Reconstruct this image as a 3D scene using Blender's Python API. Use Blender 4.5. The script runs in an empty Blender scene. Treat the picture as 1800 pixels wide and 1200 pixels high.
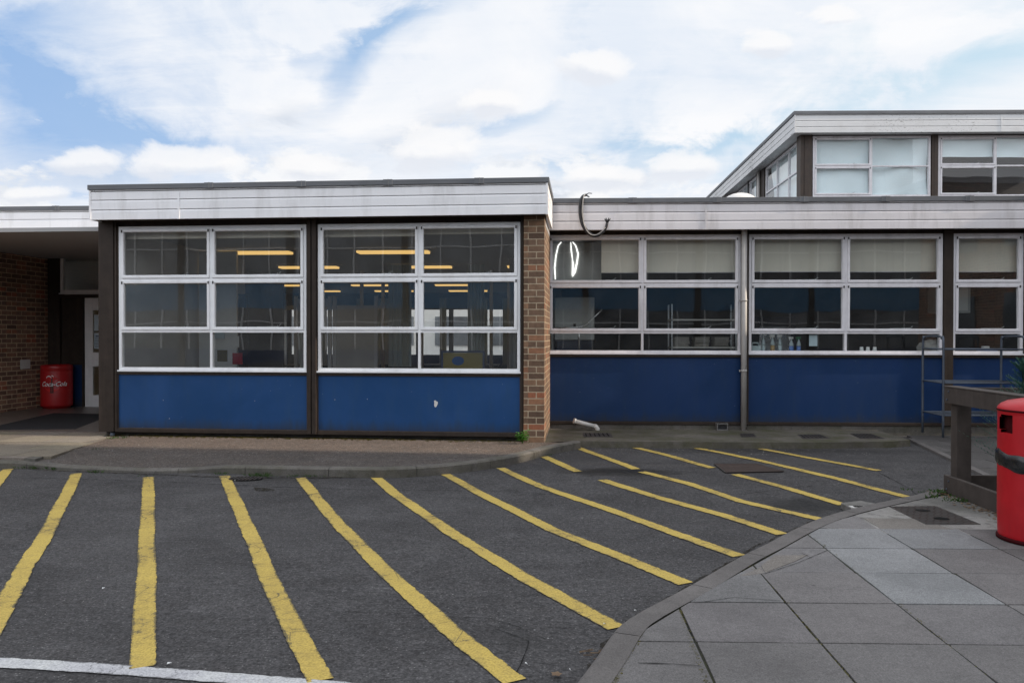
import bpy, bmesh, math, random
from mathutils import Vector, Matrix, noise as mnoise
random.seed(7)
sc = bpy.context.scene
col = sc.collection
R = math.radians

# ------------------------------------------------------------------ camera model (used to read world positions off known planes)
F, YAW, PIT, ROL, H = 1390., -.052, -.008, .001, 1.57
def _rot():
    cy, sy = math.cos(YAW), math.sin(YAW); cp, sp = math.cos(PIT), math.sin(PIT); cr, sr = math.cos(ROL), math.sin(ROL)
    A = Matrix(((1,0,0),(0,0,-1),(0,1,0))); Ry = Matrix(((cy,0,-sy),(0,1,0),(sy,0,cy)))
    Rx = Matrix(((1,0,0),(0,cp,sp),(0,-sp,cp))); Rz = Matrix(((cr,-sr,0),(sr,cr,0),(0,0,1)))
    return Rz @ Rx @ Ry @ A
CM = _rot()
def ray(px, py): return CM.transposed() @ Vector(((px-900)/F, (py-600)/F, 1.))
def G(px, py, z=0.):
    d = ray(px, py); t = (z-H)/d.z
    return Vector((d.x*t, d.y*t, z))
class Frame:
    """a facade frame: origin, direction along the wall, outward normal"""
    def __init__(self, O, th):
        self.O = Vector((O[0], O[1], 0)); self.u = Vector((math.cos(th), math.sin(th), 0)); self.n = Vector((math.sin(th), -math.cos(th), 0))
    def p(self, s, o, z): return self.O + self.u*s + self.n*o + Vector((0,0,z))
    def hit(self, px, py, o=0.):
        d = ray(px, py); P = self.O + self.n*o
        t = P.dot(self.n)/d.dot(self.n); q = d*t
        return ((q-self.O).dot(self.u), q.z+H)
    def s(self, px, o=0., py=560): return self.hit(px, py, o)[0]
    def z(self, px, py, o=0.): return self.hit(px, py, o)[1]
ID = Frame((0,0), 0); ID.n = Vector((0,1,0))      # plain world axes: p(x, y, z)

# ------------------------------------------------------------------ materials
def nt(name):
    m = bpy.data.materials.new(name); m.use_nodes = True
    t = m.node_tree; t.nodes.clear(); o = t.nodes.new('ShaderNodeOutputMaterial')
    return m, t, o
def N(t, typ, **kw):
    n = t.nodes.new(typ)
    for k, v in kw.items():
        if k in n.inputs: n.inputs[k].default_value = v
        else: setattr(n, k, v)
    return n
def L(t, a, b): t.links.new(a, b)
def ramp(t, fac, stops, interp='LINEAR'):
    r = t.nodes.new('ShaderNodeValToRGB'); r.color_ramp.interpolation = interp
    el = r.color_ramp.elements
    while len(el) > 1: el.remove(el[-1])
    el[0].position = stops[0][0]; c = stops[0][1]; el[0].color = c if len(c) == 4 else (*c, 1)
    for p, c in stops[1:]:
        e = el.new(p); e.color = c if len(c) == 4 else (*c, 1)
    L(t, fac, r.inputs[0]); return r.outputs[0]
def bw(a): return (a, a, a, 1)
def mixc(t, fac, a, b, mode='MIX'):
    m = t.nodes.new('ShaderNodeMix'); m.data_type = 'RGBA'; m.blend_type = mode
    if isinstance(fac, (int, float)): m.inputs[0].default_value = fac
    else: L(t, fac, m.inputs[0])
    for i, v in ((6, a), (7, b)):
        if isinstance(v, (tuple, list)): m.inputs[i].default_value = v if len(v) == 4 else (*v, 1)
        else: L(t, v, m.inputs[i])
    return m.outputs[2]
def math_(t, op, a, b=None, c=None, clamp=False):
    m = t.nodes.new('ShaderNodeMath'); m.operation = op; m.use_clamp = clamp
    for i, v in enumerate((a, b, c)):
        if v is None: continue
        if isinstance(v, (int, float)): m.inputs[i].default_value = v
        else: L(t, v, m.inputs[i])
    return m.outputs[0]
def coords(t, kind='Object', scale=(1,1,1), loc=(0,0,0)):
    c = t.nodes.new('ShaderNodeTexCoord'); m = t.nodes.new('ShaderNodeMapping')
    m.inputs['Scale'].default_value = scale; m.inputs['Location'].default_value = loc
    L(t, c.outputs[kind], m.inputs[0]); return m.outputs[0]
def wpos(t, scale=(1,1,1)):
    g = t.nodes.new('ShaderNodeNewGeometry'); m = t.nodes.new('ShaderNodeMapping'); m.inputs['Scale'].default_value = scale
    L(t, g.outputs['Position'], m.inputs[0]); return m.outputs[0]
def noise(t, vec, scale, detail=3, rough=.5, dist=0):
    n = N(t, 'ShaderNodeTexNoise', Scale=scale, Detail=detail, Roughness=rough, Distortion=dist); L(t, vec, n.inputs['Vector']); return n.outputs[0]
def bump(t, h, strength=.3, dist=.01):
    b = N(t, 'ShaderNodeBump', Strength=strength, Distance=dist); L(t, h, b.inputs['Height']); return b.outputs[0]
def prin(t, o, color, rough=.5, metal=0, nrm=None, coat=0, spec=.5):
    p = t.nodes.new('ShaderNodeBsdfPrincipled')
    for k, v in (('Base Color', color), ('Roughness', rough), ('Metallic', metal)):
        if isinstance(v, (int, float)): p.inputs[k].default_value = v
        elif isinstance(v, (tuple, list)): p.inputs[k].default_value = v if len(v) == 4 else (*v, 1)
        else: L(t, v, p.inputs[k])
    p.inputs['Coat Weight'].default_value = coat; p.inputs['Coat Roughness'].default_value = .15
    p.inputs['Specular IOR Level'].default_value = spec
    if nrm is not None: L(t, nrm, p.inputs['Normal'])
    L(t, p.outputs[0], o.inputs[0]); return p

def painted(name, c, rough=.45, var=.12, dirt=(.12,.11,.10), dirt_amt=.25, scale=6, streak=False, metal=0, coat=0, chips=None, spec=.5):
    m, t, o = nt(name); v = wpos(t)
    n1 = noise(t, v, scale, 4, .6)
    a = mixc(t, ramp(t, n1, [(.3, bw(0)), (.75, bw(1))]), tuple(x*(1-var) for x in c), tuple(min(1, x*(1+var)) for x in c))
    vs = wpos(t, (2.6, 2.6, .5)) if streak == 'soft' else (wpos(t, (9, 9, .55)) if streak else wpos(t, (1, 1, 1)))
    n2 = noise(t, vs, 1.3 if streak else scale*.5, 5, .65)
    a = mixc(t, math_(t, 'MULTIPLY', ramp(t, n2, [(.5, bw(0)), (.8, bw(1))]), dirt_amt), a, dirt)
    if chips == 'band':
        n3 = noise(t, wpos(t, (1, 1, 2.2)), 16, 6, .75); n4 = noise(t, wpos(t, (1, 1, .3)), .55, 2, .5)
        a = mixc(t, math_(t, 'MULTIPLY', ramp(t, math_(t, 'ADD', n3, math_(t, 'MULTIPLY', n4, .5)), [(.86, bw(0)), (.93, bw(1))]), .8), a, (.07,.06,.05))
    elif chips:
        n3 = noise(t, wpos(t), 45, 2, .5)
        a = mixc(t, ramp(t, n3, [(.76, bw(0)), (.775, bw(1))]), a, chips)
    f = noise(t, v, 120, 2)
    r = math_(t, 'MULTIPLY_ADD', n1, .25, rough-.12)
    prin(t, o, a, r, metal, bump(t, f, .06, .004), coat, spec)
    return m

def brick(name, c1, c2, mortar, w=.225, h=.075):
    m, t, o = nt(name)
    uv = t.nodes.new('ShaderNodeTexCoord').outputs['UV']
    b = N(t, 'ShaderNodeTexBrick', Scale=1.0); L(t, uv, b.inputs['Vector'])
    b.inputs['Brick Width'].default_value = w; b.inputs['Row Height'].default_value = h
    b.inputs['Mortar Size'].default_value = .008; b.inputs['Mortar Smooth'].default_value = .25; b.inputs['Bias'].default_value = 0
    b.inputs['Color1'].default_value = (*c1, 1); b.inputs['Color2'].default_value = (*c2, 1); b.inputs['Mortar'].default_value = (*mortar, 1)
    n = noise(t, uv, 14, 5, .7); n2 = noise(t, uv, 1.3, 3, .6)
    # a per brick tone from a noise sampled once per brick cell
    vm = t.nodes.new('ShaderNodeVectorMath'); vm.operation = 'SNAP'; vm.inputs[1].default_value = (w, h, 1); L(t, uv, vm.inputs[0])
    wn = t.nodes.new('ShaderNodeTexWhiteNoise'); L(t, vm.outputs[0], wn.inputs[0])
    tone = ramp(t, wn.outputs[0], [(0, (.6,.58,.58)), (.45, (.92,.9,.9)), (.85, (1.15,1.08,1.0)), (.96, (1.35,.95,.8)), (1, (1.5,.85,.7))])
    a = mixc(t, math_(t, 'SUBTRACT', 1.0, b.outputs['Fac']), b.outputs['Color'], mixc(t, 1, b.outputs['Color'], tone, 'MULTIPLY'))
    a = mixc(t, .55, a, mixc(t, 1, a, ramp(t, n, [(.3, bw(.55)), (.7, bw(1.35))]), 'MULTIPLY'))
    a = mixc(t, ramp(t, n2, [(.5, bw(0)), (.85, bw(.5))]), a, (.035,.03,.026))
    hgt = math_(t, 'ADD', math_(t, 'MULTIPLY', b.outputs['Fac'], -1.0), math_(t, 'MULTIPLY', n, .35))
    prin(t, o, a, .85, 0, bump(t, hgt, .7, .008), 0, .3)
    return m

def glass(name, tint=(1,1,1), k=2.0, base=.03, rough=.0, dusty=.03):
    m, t, o = nt(name)
    ge = t.nodes.new('ShaderNodeNewGeometry'); dt = t.nodes.new('ShaderNodeVectorMath'); dt.operation = 'DOT_PRODUCT'
    L(t, ge.outputs['Normal'], dt.inputs[0]); L(t, ge.outputs['Incoming'], dt.inputs[1])
    sch = math_(t, 'POWER', math_(t, 'SUBTRACT', 1.0, math_(t, 'ABSOLUTE', dt.outputs['Value']), clamp=True), 5.0)
    fac = math_(t, 'MULTIPLY_ADD', math_(t, 'MULTIPLY_ADD', sch, .96, .036), k, base, clamp=True)   # Schlick, the same from both sides
    wav = bump(t, noise(t, wpos(t), 1.4, 1), .05, .03)
    tr = t.nodes.new('ShaderNodeBsdfTransparent'); tr.inputs[0].default_value = (*tint, 1)
    gl = N(t, 'ShaderNodeBsdfGlossy', Roughness=rough); L(t, wav, gl.inputs['Normal'])
    mx = t.nodes.new('ShaderNodeMixShader'); L(t, fac, mx.inputs[0]); L(t, tr.outputs[0], mx.inputs[1]); L(t, gl.outputs[0], mx.inputs[2])
    df = t.nodes.new('ShaderNodeBsdfDiffuse'); df.inputs[0].default_value = (.5,.5,.48,1)
    n = noise(t, wpos(t), 2.2, 5, .7)
    mx2 = t.nodes.new('ShaderNodeMixShader'); L(t, math_(t, 'MULTIPLY', ramp(t, n, [(.35, bw(.3)), (.75, bw(1))]), dusty), mx2.inputs[0])
    L(t, mx.outputs[0], mx2.inputs[1]); L(t, df.outputs[0], mx2.inputs[2]); L(t, mx2.outputs[0], o.inputs[0])
    return m

def emis(name, c, s):
    m, t, o = nt(name); e = t.nodes.new('ShaderNodeEmission'); e.inputs[0].default_value = (*c, 1); e.inputs[1].default_value = s
    L(t, e.outputs[0], o.inputs[0]); return m

def blobs(t, lst):
    """sum of soft round stains at world places: (x, y, rx, ry, strength)"""
    g = t.nodes.new('ShaderNodeNewGeometry').outputs['Position']
    nz = noise(t, g, 3.5, 5, .65); nn = math_(t, 'MULTIPLY_ADD', nz, 1.6, -.8)
    tot = None
    for x, y, rx, ry, s in lst:
        mp = t.nodes.new('ShaderNodeMapping'); mp.vector_type = 'POINT'
        mp.inputs['Location'].default_value = (-x/rx, -y/ry, 0); mp.inputs['Scale'].default_value = (1/rx, 1/ry, 0); L(t, g, mp.inputs[0])
        ln = t.nodes.new('ShaderNodeVectorMath'); ln.operation = 'LENGTH'; L(t, mp.outputs[0], ln.inputs[0])
        d = math_(t, 'SUBTRACT', 1.0, math_(t, 'ADD', ln.outputs['Value'], nn), clamp=True)
        d = math_(t, 'MULTIPLY', d, s)
        tot = d if tot is None else math_(t, 'MAXIMUM', tot, d)
    return tot

def asphalt(name, dark, light, stains=(), brown=(.06,.05,.045), brown_amt=.2, agg=1.0):
    m, t, o = nt(name); v = wpos(t)
    big = noise(t, v, .55, 6, .62, .4); b2 = noise(t, v, 1.7, 6, .7, .8); mid = noise(t, v, 7, 6, .7); fine = noise(t, v, 70, 4, .75)
    a = mixc(t, ramp(t, math_(t, 'ADD', math_(t, 'MULTIPLY', big, .55), math_(t, 'MULTIPLY', b2, .45)), [(.38, bw(0)), (.62, bw(1))]), dark, light)
    a = mixc(t, math_(t, 'MULTIPLY', ramp(t, mid, [(.45, bw(0)), (.75, bw(1))]), brown_amt), a, brown)
    a = mixc(t, math_(t, 'MULTIPLY', ramp(t, noise(t, wpos(t, (1, 2.6, 1)), 1.1, 6, .7, 1.2), [(.55, bw(0)), (.66, bw(1))]), .32), a, tuple(x*.5 for x in dark))
    a = mixc(t, math_(t, 'MULTIPLY', ramp(t, noise(t, wpos(t, (1, 2.2, 1)), 2.3, 6, .7, .6), [(.58, bw(0)), (.68, bw(1))]), .35), a, tuple(x*1.5 for x in light))
    a = mixc(t, 1.0, a, mixc(t, 1, a, ramp(t, fine, [(.28, bw(.25)), (.45, bw(.8)), (.55, bw(1.1)), (.72, bw(2.1))]), 'MULTIPLY'))
    vo = N(t, 'ShaderNodeTexVoronoi', Scale=55.); L(t, v, vo.inputs['Vector'])
    s2 = t.nodes.new('ShaderNodeSeparateColor'); L(t, vo.outputs['Color'], s2.inputs[0])
    sp = math_(t, 'MULTIPLY', ramp(t, vo.outputs['Distance'], [(.16, bw(1)), (.26, bw(0))]), math_(t, 'GREATER_THAN', s2.outputs[0], .80))
    a = mixc(t, math_(t, 'MULTIPLY', sp, .5*agg), a, (.30,.29,.28))
    v3 = N(t, 'ShaderNodeTexVoronoi', Scale=9.); L(t, v, v3.inputs['Vector']); s3 = t.nodes.new('ShaderNodeSeparateColor'); L(t, v3.outputs['Color'], s3.inputs[0])
    fl = math_(t, 'MULTIPLY', ramp(t, v3.outputs['Distance'], [(.045, bw(1)), (.065, bw(0))]), math_(t, 'GREATER_THAN', s3.outputs[1], .90))
    a = mixc(t, math_(t, 'MULTIPLY', fl, .8), a, (.33,.33,.33))
    rgh = .9
    if stains:
        s = blobs(t, stains); a = mixc(t, s, a, (.014,.013,.012)); rgh = math_(t, 'MULTIPLY_ADD', s, -.35, .9)
    g2 = noise(t, v, 26, 4, .8)
    a = mixc(t, 1.0, a, mixc(t, 1, a, ramp(t, g2, [(.3, bw(.5)), (.48, bw(.92)), (.56, bw(1.08)), (.72, bw(1.6))]), 'MULTIPLY'))
    hh = math_(t, 'ADD', fine, math_(t, 'MULTIPLY', vo.outputs['Distance'], .6))
    prin(t, o, a, rgh, 0, bump(t, hh, .7, .007), 0, .25)
    return m

def concrete(name, c, moss=0., var=.25, stain=.4, tint=None):
    m, t, o = nt(name); v = wpos(t)
    big = noise(t, v, 1.2, 5, .6); mid = noise(t, v, 9, 5, .7); fine = noise(t, v, 140, 2, .6)
    a = mixc(t, ramp(t, big, [(.3, bw(0)), (.7, bw(1))]), tuple(x*(1-var) for x in c), tuple(x*(1+var) for x in c))
    a = mixc(t, math_(t, 'MULTIPLY', ramp(t, mid, [(.5, bw(0)), (.72, bw(1))]), stain), a, tuple(x*.45 for x in c))
    a = mixc(t, .6, a, mixc(t, 1, a, ramp(t, fine, [(.3, bw(.6)), (.7, bw(1.35))]), 'MULTIPLY'))
    if moss:
        n = noise(t, v, 2.6, 5, .7); a = mixc(t, math_(t, 'MULTIPLY', ramp(t, n, [(.42, bw(0)), (.7, bw(1))]), moss), a, (.05,.052,.018))
    at = t.nodes.new('ShaderNodeAttribute'); at.attribute_name = 'tone'
    if tint: a = mixc(t, 1, a, at.outputs['Color'], 'MULTIPLY')
    prin(t, o, a, .88, 0, bump(t, math_(t, 'ADD', fine, mid), .35, .004), 0, .25)
    return m

def slabmat(name, c, stains=()):
    m, t, o = nt(name); v = wpos(t)
    big = noise(t, v, 1.7, 6, .65, .6); mid = noise(t, v, 11, 6, .7); fine = noise(t, v, 130, 3, .7)
    a = mixc(t, ramp(t, big, [(.3, bw(0)), (.7, bw(1))]), tuple(x*.84 for x in c), tuple(x*1.15 for x in c))
    a = mixc(t, math_(t, 'MULTIPLY', ramp(t, mid, [(.52, bw(0)), (.70, bw(1))]), .35), a, tuple(x*.6 for x in c))
    a = mixc(t, .75, a, mixc(t, 1, a, ramp(t, fine, [(.3, bw(.5)), (.5, bw(1)), (.7, bw(1.5))]), 'MULTIPLY'))
    a = mixc(t, .8, a, mixc(t, 1, a, ramp(t, noise(t, v, 40, 4, .8), [(.3, bw(.72)), (.5, bw(1)), (.7, bw(1.25))]), 'MULTIPLY'))
    # flattened chewing gum and drips: sparse soft discs
    vo = N(t, 'ShaderNodeTexVoronoi', Scale=2.6, Randomness=1.0); L(t, v, vo.inputs['Vector'])
    sc_ = t.nodes.new('ShaderNodeSeparateColor'); L(t, vo.outputs['Color'], sc_.inputs[0])
    sel = math_(t, 'GREATER_THAN', sc_.outputs[0], .45)
    dd_ = math_(t, 'ADD', vo.outputs['Distance'], math_(t, 'MULTIPLY', math_(t, 'SUBTRACT', mid, .5), .05))
    spot = math_(t, 'MULTIPLY', ramp(t, dd_, [(.035, bw(.75)), (.06, bw(0))]), sel)
    a = mixc(t, spot, a, (.05,.048,.05))
    # small dark pits
    v2 = N(t, 'ShaderNodeTexVoronoi', Scale=22., Randomness=1.0); L(t, v, v2.inputs['Vector'])
    s2 = t.nodes.new('ShaderNodeSeparateColor'); L(t, v2.outputs['Color'], s2.inputs[0])
    pit = math_(t, 'MULTIPLY', ramp(t, v2.outputs['Distance'], [(.06, bw(.7)), (.10, bw(0))]), math_(t, 'GREATER_THAN', s2.outputs[1], .86))
    a = mixc(t, pit, a, (.03,.025,.02))
    pl = math_(t, 'MULTIPLY', ramp(t, v2.outputs['Distance'], [(.05, bw(.6)), (.09, bw(0))]), math_(t, 'LESS_THAN', s2.outputs[1], .05))
    a = mixc(t, pl, a, (.45,.44,.42))
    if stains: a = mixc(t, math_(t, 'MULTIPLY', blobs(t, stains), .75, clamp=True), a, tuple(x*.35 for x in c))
    # large faint rings left by pots
    v3 = N(t, 'ShaderNodeTexVoronoi', Scale=1.5, Randomness=1.0); L(t, v, v3.inputs['Vector'])
    rg_ = ramp(t, v3.outputs['Distance'], [(.10, bw(0)), (.125, bw(.16)), (.15, bw(0))])
    a = mixc(t, rg_, a, (.34,.33,.32))
    at = t.nodes.new('ShaderNodeAttribute'); at.attribute_name = 'tone'
    a = mixc(t, 1, a, at.outputs['Color'], 'MULTIPLY')
    prin(t, o, a, .88, 0, bump(t, math_(t, 'ADD', fine, math_(t, 'MULTIPLY', mid, .6)), .45, .004), 0, .25)
    return m

def paint_line(name, c, dark):
    m, t, o = nt(name); v = wpos(t)
    n = noise(t, v, 1.5, 5, .7); f = noise(t, v, 85, 3, .7); mid = noise(t, v, 13, 5, .75); md2 = noise(t, v, 34, 4, .7)
    a = mixc(t, ramp(t, n, [(.35, bw(0)), (.7, bw(1))]), c, (c[0]*.80, c[1]*.78, c[2]*.85))
    a = mixc(t, math_(t, 'MULTIPLY', ramp(t, mid, [(.48, bw(0)), (.72, bw(1))]), .45), a, (c[0]*.5+.03, c[1]*.5+.03, c[2]*.6+.03))
    a = mixc(t, .7, a, mixc(t, 1, a, ramp(t, f, [(.3, bw(.45)), (.5, bw(1)), (.7, bw(1.35))]), 'MULTIPLY'))
    at = t.nodes.new('ShaderNodeAttribute'); at.attribute_name = 'tone'     # 1 mid line .. 0 at the ragged edge
    wear = math_(t, 'ADD', math_(t, 'ADD', math_(t, 'MULTIPLY', f, .42), math_(t, 'MULTIPLY', mid, .42)), math_(t, 'ADD', math_(t, 'MULTIPLY', md2, .3), math_(t, 'MULTIPLY', n, .62)))
    wear = math_(t, 'ADD', wear, math_(t, 'MULTIPLY', math_(t, 'SUBTRACT', 1.0, at.outputs['Fac']), .16))
    w = ramp(t, wear, [(.975, bw(0)), (1.0, bw(.9))])
    a = mixc(t, math_(t, 'MULTIPLY', w, .92), a, dark)
    # hairline cracks through the paint
    vo = N(t, 'ShaderNodeTexVoronoi', Scale=4.5); vo.feature = 'DISTANCE_TO_EDGE'; L(t, mixc(t, .12, v, N(t, 'ShaderNodeTexNoise', Scale=6.).outputs['Color']), vo.inputs['Vector'])
    cr = math_(t, 'MULTIPLY', ramp(t, vo.outputs['Distance'], [(.004, bw(.75)), (.012, bw(0))]), math_(t, 'GREATER_THAN', n, .5))
    a = mixc(t, cr, a, dark)
    prin(t, o, a, .8, 0, bump(t, f, .5, .006), 0, .25)
    return m

def leafmat(name, c, c2):
    m, t, o = nt(name); n = noise(t, wpos(t), 14, 3)
    a = mixc(t, ramp(t, n, [(.35, bw(0)), (.65, bw(1))]), c, c2)
    p = prin(t, o, a, .55, 0, None, 0, .3)
    tl = t.nodes.new('ShaderNodeBsdfTranslucent'); L(t, a, tl.inputs[0]); mx = t.nodes.new('ShaderNodeMixShader'); mx.inputs[0].default_value = .25
    L(t, p.outputs[0], mx.inputs[1]); L(t, tl.outputs[0], mx.inputs[2]); L(t, mx.outputs[0], o.inputs[0]); return m

M = {}
M['white'] = painted('white_paint', (.84,.84,.85), .35, .04, (.3,.28,.25), .3, 9, 'soft')
M['white_b'] = painted('white_paint_weathered', (.72,.70,.72), .4, .07, (.25,.22,.2), .5, 9, 'soft')
M['fascia_a'] = painted('white_fascia', (.82,.81,.82), .4, .04, (.40,.38,.36), .5, 1.6, 'soft')
M['fascia_b'] = painted('white_fascia_grimy', (.68,.65,.66), .42, .06, (.27,.24,.22), .6, 1.6, 'soft')
M['fascia_u'] = painted('white_fascia_flaking', (.60,.60,.60), .4, .05, (.12,.10,.08), .35, 3.0, False, chips='band')
M['flash'] = painted('grey_lead_flashing', (.115,.12,.13), .55, .2, (.05,.05,.05), .4, 4)
M['brown'] = painted('dark_brown_timber', (.036,.027,.022), .6, .25, (.09,.065,.05), .35, 7, True, spec=.2)
M['brown_w'] = painted('weathered_brown_timber', (.045,.030,.022), .6, .3, (.12,.085,.06), .5, 8, True)
def panelmat(name, c, z0):
    m, t, o = nt(name); v = wpos(t)
    big = noise(t, v, .9, 4, .6, .8); mid = noise(t, wpos(t, (5, 5, .9)), 2.2, 6, .65); fine = noise(t, v, 60, 3, .6)
    a = mixc(t, ramp(t, big, [(.3, bw(0)), (.7, bw(1))]), tuple(x*.85 for x in c), (c[0]*1.5+.004, c[1]*1.18, c[2]*1.12))
    a = mixc(t, math_(t, 'MULTIPLY', ramp(t, mid, [(.5, bw(0)), (.78, bw(1))]), .35), a, (c[0]*2+.01, c[1]*1.1+.008, c[2]*.75))
    sp = t.nodes.new('ShaderNodeSeparateXYZ'); L(t, v, sp.inputs[0])
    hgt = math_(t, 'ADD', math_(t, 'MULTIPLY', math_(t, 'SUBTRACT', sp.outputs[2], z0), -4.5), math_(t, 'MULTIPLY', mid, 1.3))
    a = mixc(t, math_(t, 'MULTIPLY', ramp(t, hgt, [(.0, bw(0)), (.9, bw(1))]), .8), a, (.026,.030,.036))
    n3 = noise(t, v, 38, 2, .5)
    a = mixc(t, ramp(t, n3, [(.765, bw(0)), (.785, bw(.8))]), a, (.20,.24,.30))
    r = math_(t, 'MULTIPLY_ADD', mid, .3, .32)
    prin(t, o, a, r, 0, bump(t, math_(t, 'ADD', math_(t, 'MULTIPLY', big, 3.0), math_(t, 'MULTIPLY', fine, .15)), .12, .01), 0, .3)
    return m
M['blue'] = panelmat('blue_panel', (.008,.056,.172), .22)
M['blue_dk'] = panelmat('deep_blue_panel', (.004,.030,.102), .2)  # the same blue panel, with the dimmer light put into its colour
M['brick'] = brick('brown_brick', (.215,.135,.088), (.145,.093,.064), (.38,.30,.21), w=.225, h=.0875)
M['brick2'] = brick('brown_brick_far', (.29,.165,.12), (.20,.12,.09), (.62,.46,.30), w=.26, h=.088)
M['glass'] = glass('window_glass', (.96,.98,.97), 2.6, .09, 0, .07)
M['glass_b'] = glass('kitchen_window_glass', (.88,.91,.90), 2.4, .035, 0, .035)
M['glass_u'] = glass('upper_window_glass', (.97,.99,1.), 1.4, .02, 0, .02)
M['roof'] = concrete('flat_roof_felt', (.12,.12,.125))
M['soffit'] = painted('soffit_board', (.92,.88,.85), .6, .1)
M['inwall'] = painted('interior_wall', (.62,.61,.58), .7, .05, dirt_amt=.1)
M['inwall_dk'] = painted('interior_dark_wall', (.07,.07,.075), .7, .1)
M['ceil'] = painted('interior_ceiling', (.34,.34,.34), .8, .04, dirt_amt=.05)
M['infloor'] = painted('interior_floor', (.11,.09,.08), .35, .1)
M['steel'] = painted('stainless_steel', (.55,.56,.57), .28, .1, (.25,.25,.25), .2, 5, metal=.9)
M['steel_m'] = painted('matt_steel_panel', (.42,.43,.42), .5, .15, (.2,.2,.2), .3, 5, metal=.3)
M['galv'] = painted('galvanised_tube', (.075,.09,.115), .55, .2, (.04,.036,.03), .4, 12, metal=.3)
M['pipe'] = painted('grey_white_downpipe', (.40,.38,.36), .45, .1, (.15,.12,.10), .5, 5, True)
M['plastic_w'] = painted('white_plastic', (.62,.60,.57), .4, .06, (.2,.18,.16), .3, 12)
M['black'] = painted('black_rubber', (.012,.012,.014), .5, .3, (.05,.05,.05), .3, 20)
M['bag'] = painted('black_bag_film', (.008,.009,.011), .28, .3, (.02,.02,.03), .3, 20, coat=.2)
M['red'] = painted('red_plastic', (.40,.006,.012), .42, .10, (.13,.012,.016), .75, 7, 'soft', coat=.06, spec=.35)
M['red2'] = painted('red_bin_plastic', (.42,.012,.014), .42, .12, (.12,.02,.02), .4, 7)
M['red_dk'] = painted('red_inside', (.035,.002,.003), .8, spec=.1)
M['white_ink'] = painted('white_lettering', (.85,.85,.85), .5, .03)
M['dkbrown_ink'] = painted('dark_bottle_print', (.03,.012,.01), .5, .03)
M['mat'] = painted('ribbed_rubber_mat', (.022,.022,.025), .85, .2, (.06,.055,.05), .4, 25, spec=.2)
M['wood'] = painted('dark_stained_planter_timber', (.055,.045,.040), .7, .25, (.12,.10,.085), .45, 10, True, spec=.25)
M['kerb'] = concrete('kerb_concrete', (.125,.115,.105), .4, .3, .8)
M['kerb2'] = concrete('pavement_kerb_concrete', (.125,.115,.110), .0, .25, .4)
M['apron_b'] = concrete('mossy_concrete_apron', (.11,.10,.085), .75, .3, .6)
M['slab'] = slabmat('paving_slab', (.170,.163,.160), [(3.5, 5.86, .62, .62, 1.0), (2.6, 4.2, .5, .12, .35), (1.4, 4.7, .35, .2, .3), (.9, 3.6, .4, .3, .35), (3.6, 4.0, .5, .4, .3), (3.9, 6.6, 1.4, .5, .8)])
M['slab_e'] = slabmat('entrance_slab', (.180,.158,.136))
M['mortar'] = concrete('crumbling_mortar', (.21,.20,.19), .25, .55, 1.0)
M['joint'] = concrete('slab_joint_soil', (.022,.022,.016), .9, .4, .5)
M['soil'] = concrete('planter_soil', (.05,.04,.03), .4, .4, .5)
M['rust'] = painted('rusty_iron_cover', (.052,.038,.033), .8, .25, (.075,.05,.04), .5, 12, spec=.2)
M['iron'] = painted('cast_iron', (.045,.040,.038), .65, .25, (.09,.06,.045), .5, 14, spec=.3)
M['blind'] = painted('cream_blind_fabric', (.74,.68,.58), .8, .05, (.5,.45,.4), .3, 3, True)
M['curtain'] = painted('pale_curtain_fabric', (.80,.90,.91), .85, .04, (.5,.6,.6), .3, 1.5)
M['lampglow'] = emis('fluorescent_diffuser_glow', (1., .62, .20), 1.0)
M['galv2'] = painted('dull_grey_plastic', (.14,.135,.13), .6)
M['cable'] = painted('black_cable_jacket', (.014,.013,.015), .4, .2, (.2,.19,.18), .15, 30)
M['paper'] = painted('pale_blue_paper', (.55,.66,.72), .7, .04)
M['ink'] = painted('grey_print', (.10,.13,.20), .7, .04)
M['milky'] = painted('milky_plastic', (.42,.50,.52), .35, .05, coat=.2)
M['amber'] = painted('amber_fluid', (.40,.27,.12), .3, .05)
M['bluefl'] = painted('blue_fluid', (.10,.20,.50), .3, .05)
M['greenp'] = painted('green_plastic', (.02,.18,.08), .4, .05)
M['cup'] = painted('white_cup', (.75,.75,.74), .4, .03)
M['cloth'] = painted('grey_towel', (.30,.30,.29), .9, .15, (.16,.17,.16), .5, 12)
M['card'] = painted('folded_linen', (.30,.28,.25), .85, .2, (.1,.1,.1), .5, 30)
M['yellow_p'] = painted('yellow_board', (.15,.115,.012), .5, .05)
M['leaf'] = leafmat('weed_leaf', (.06,.20,.03), (.12,.30,.05))
M['grass'] = leafmat('grass_blade', (.03,.07,.015), (.055,.10,.025))
M['conifer'] = leafmat('conifer_needles', (.025,.075,.055), (.06,.14,.10))
M['moss'] = leafmat('moss', (.07,.065,.012), (.12,.10,.02))
M['dry'] = leafmat('dry_leaf', (.16,.10,.06), (.25,.17,.10))
M['yflower'] = leafmat('yellow_leaf', (.4,.38,.03), (.5,.45,.05))
M['yline'] = paint_line('yellow_road_paint', (.50,.365,.09), (.075,.068,.05))
M['wline'] = paint_line('white_road_paint', (.50,.50,.49), (.12,.12,.12))
M['dkhall'] = painted('dark_furniture', (.02,.03,.06), .4, .2)
M['fabric_dk'] = painted('dark_coat_fabric', (.012,.014,.022), .9, .2)
M['oppblue'] = painted('faded_blue_spandrel', (.06,.20,.36), .5, .1)
M['oppwhite'] = painted('opposite_white_trim', (.7,.7,.7), .5, .05)
M['seam'] = painted('dark_crack_filler', (.012,.012,.012), .9, .3, spec=.1)

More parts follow.
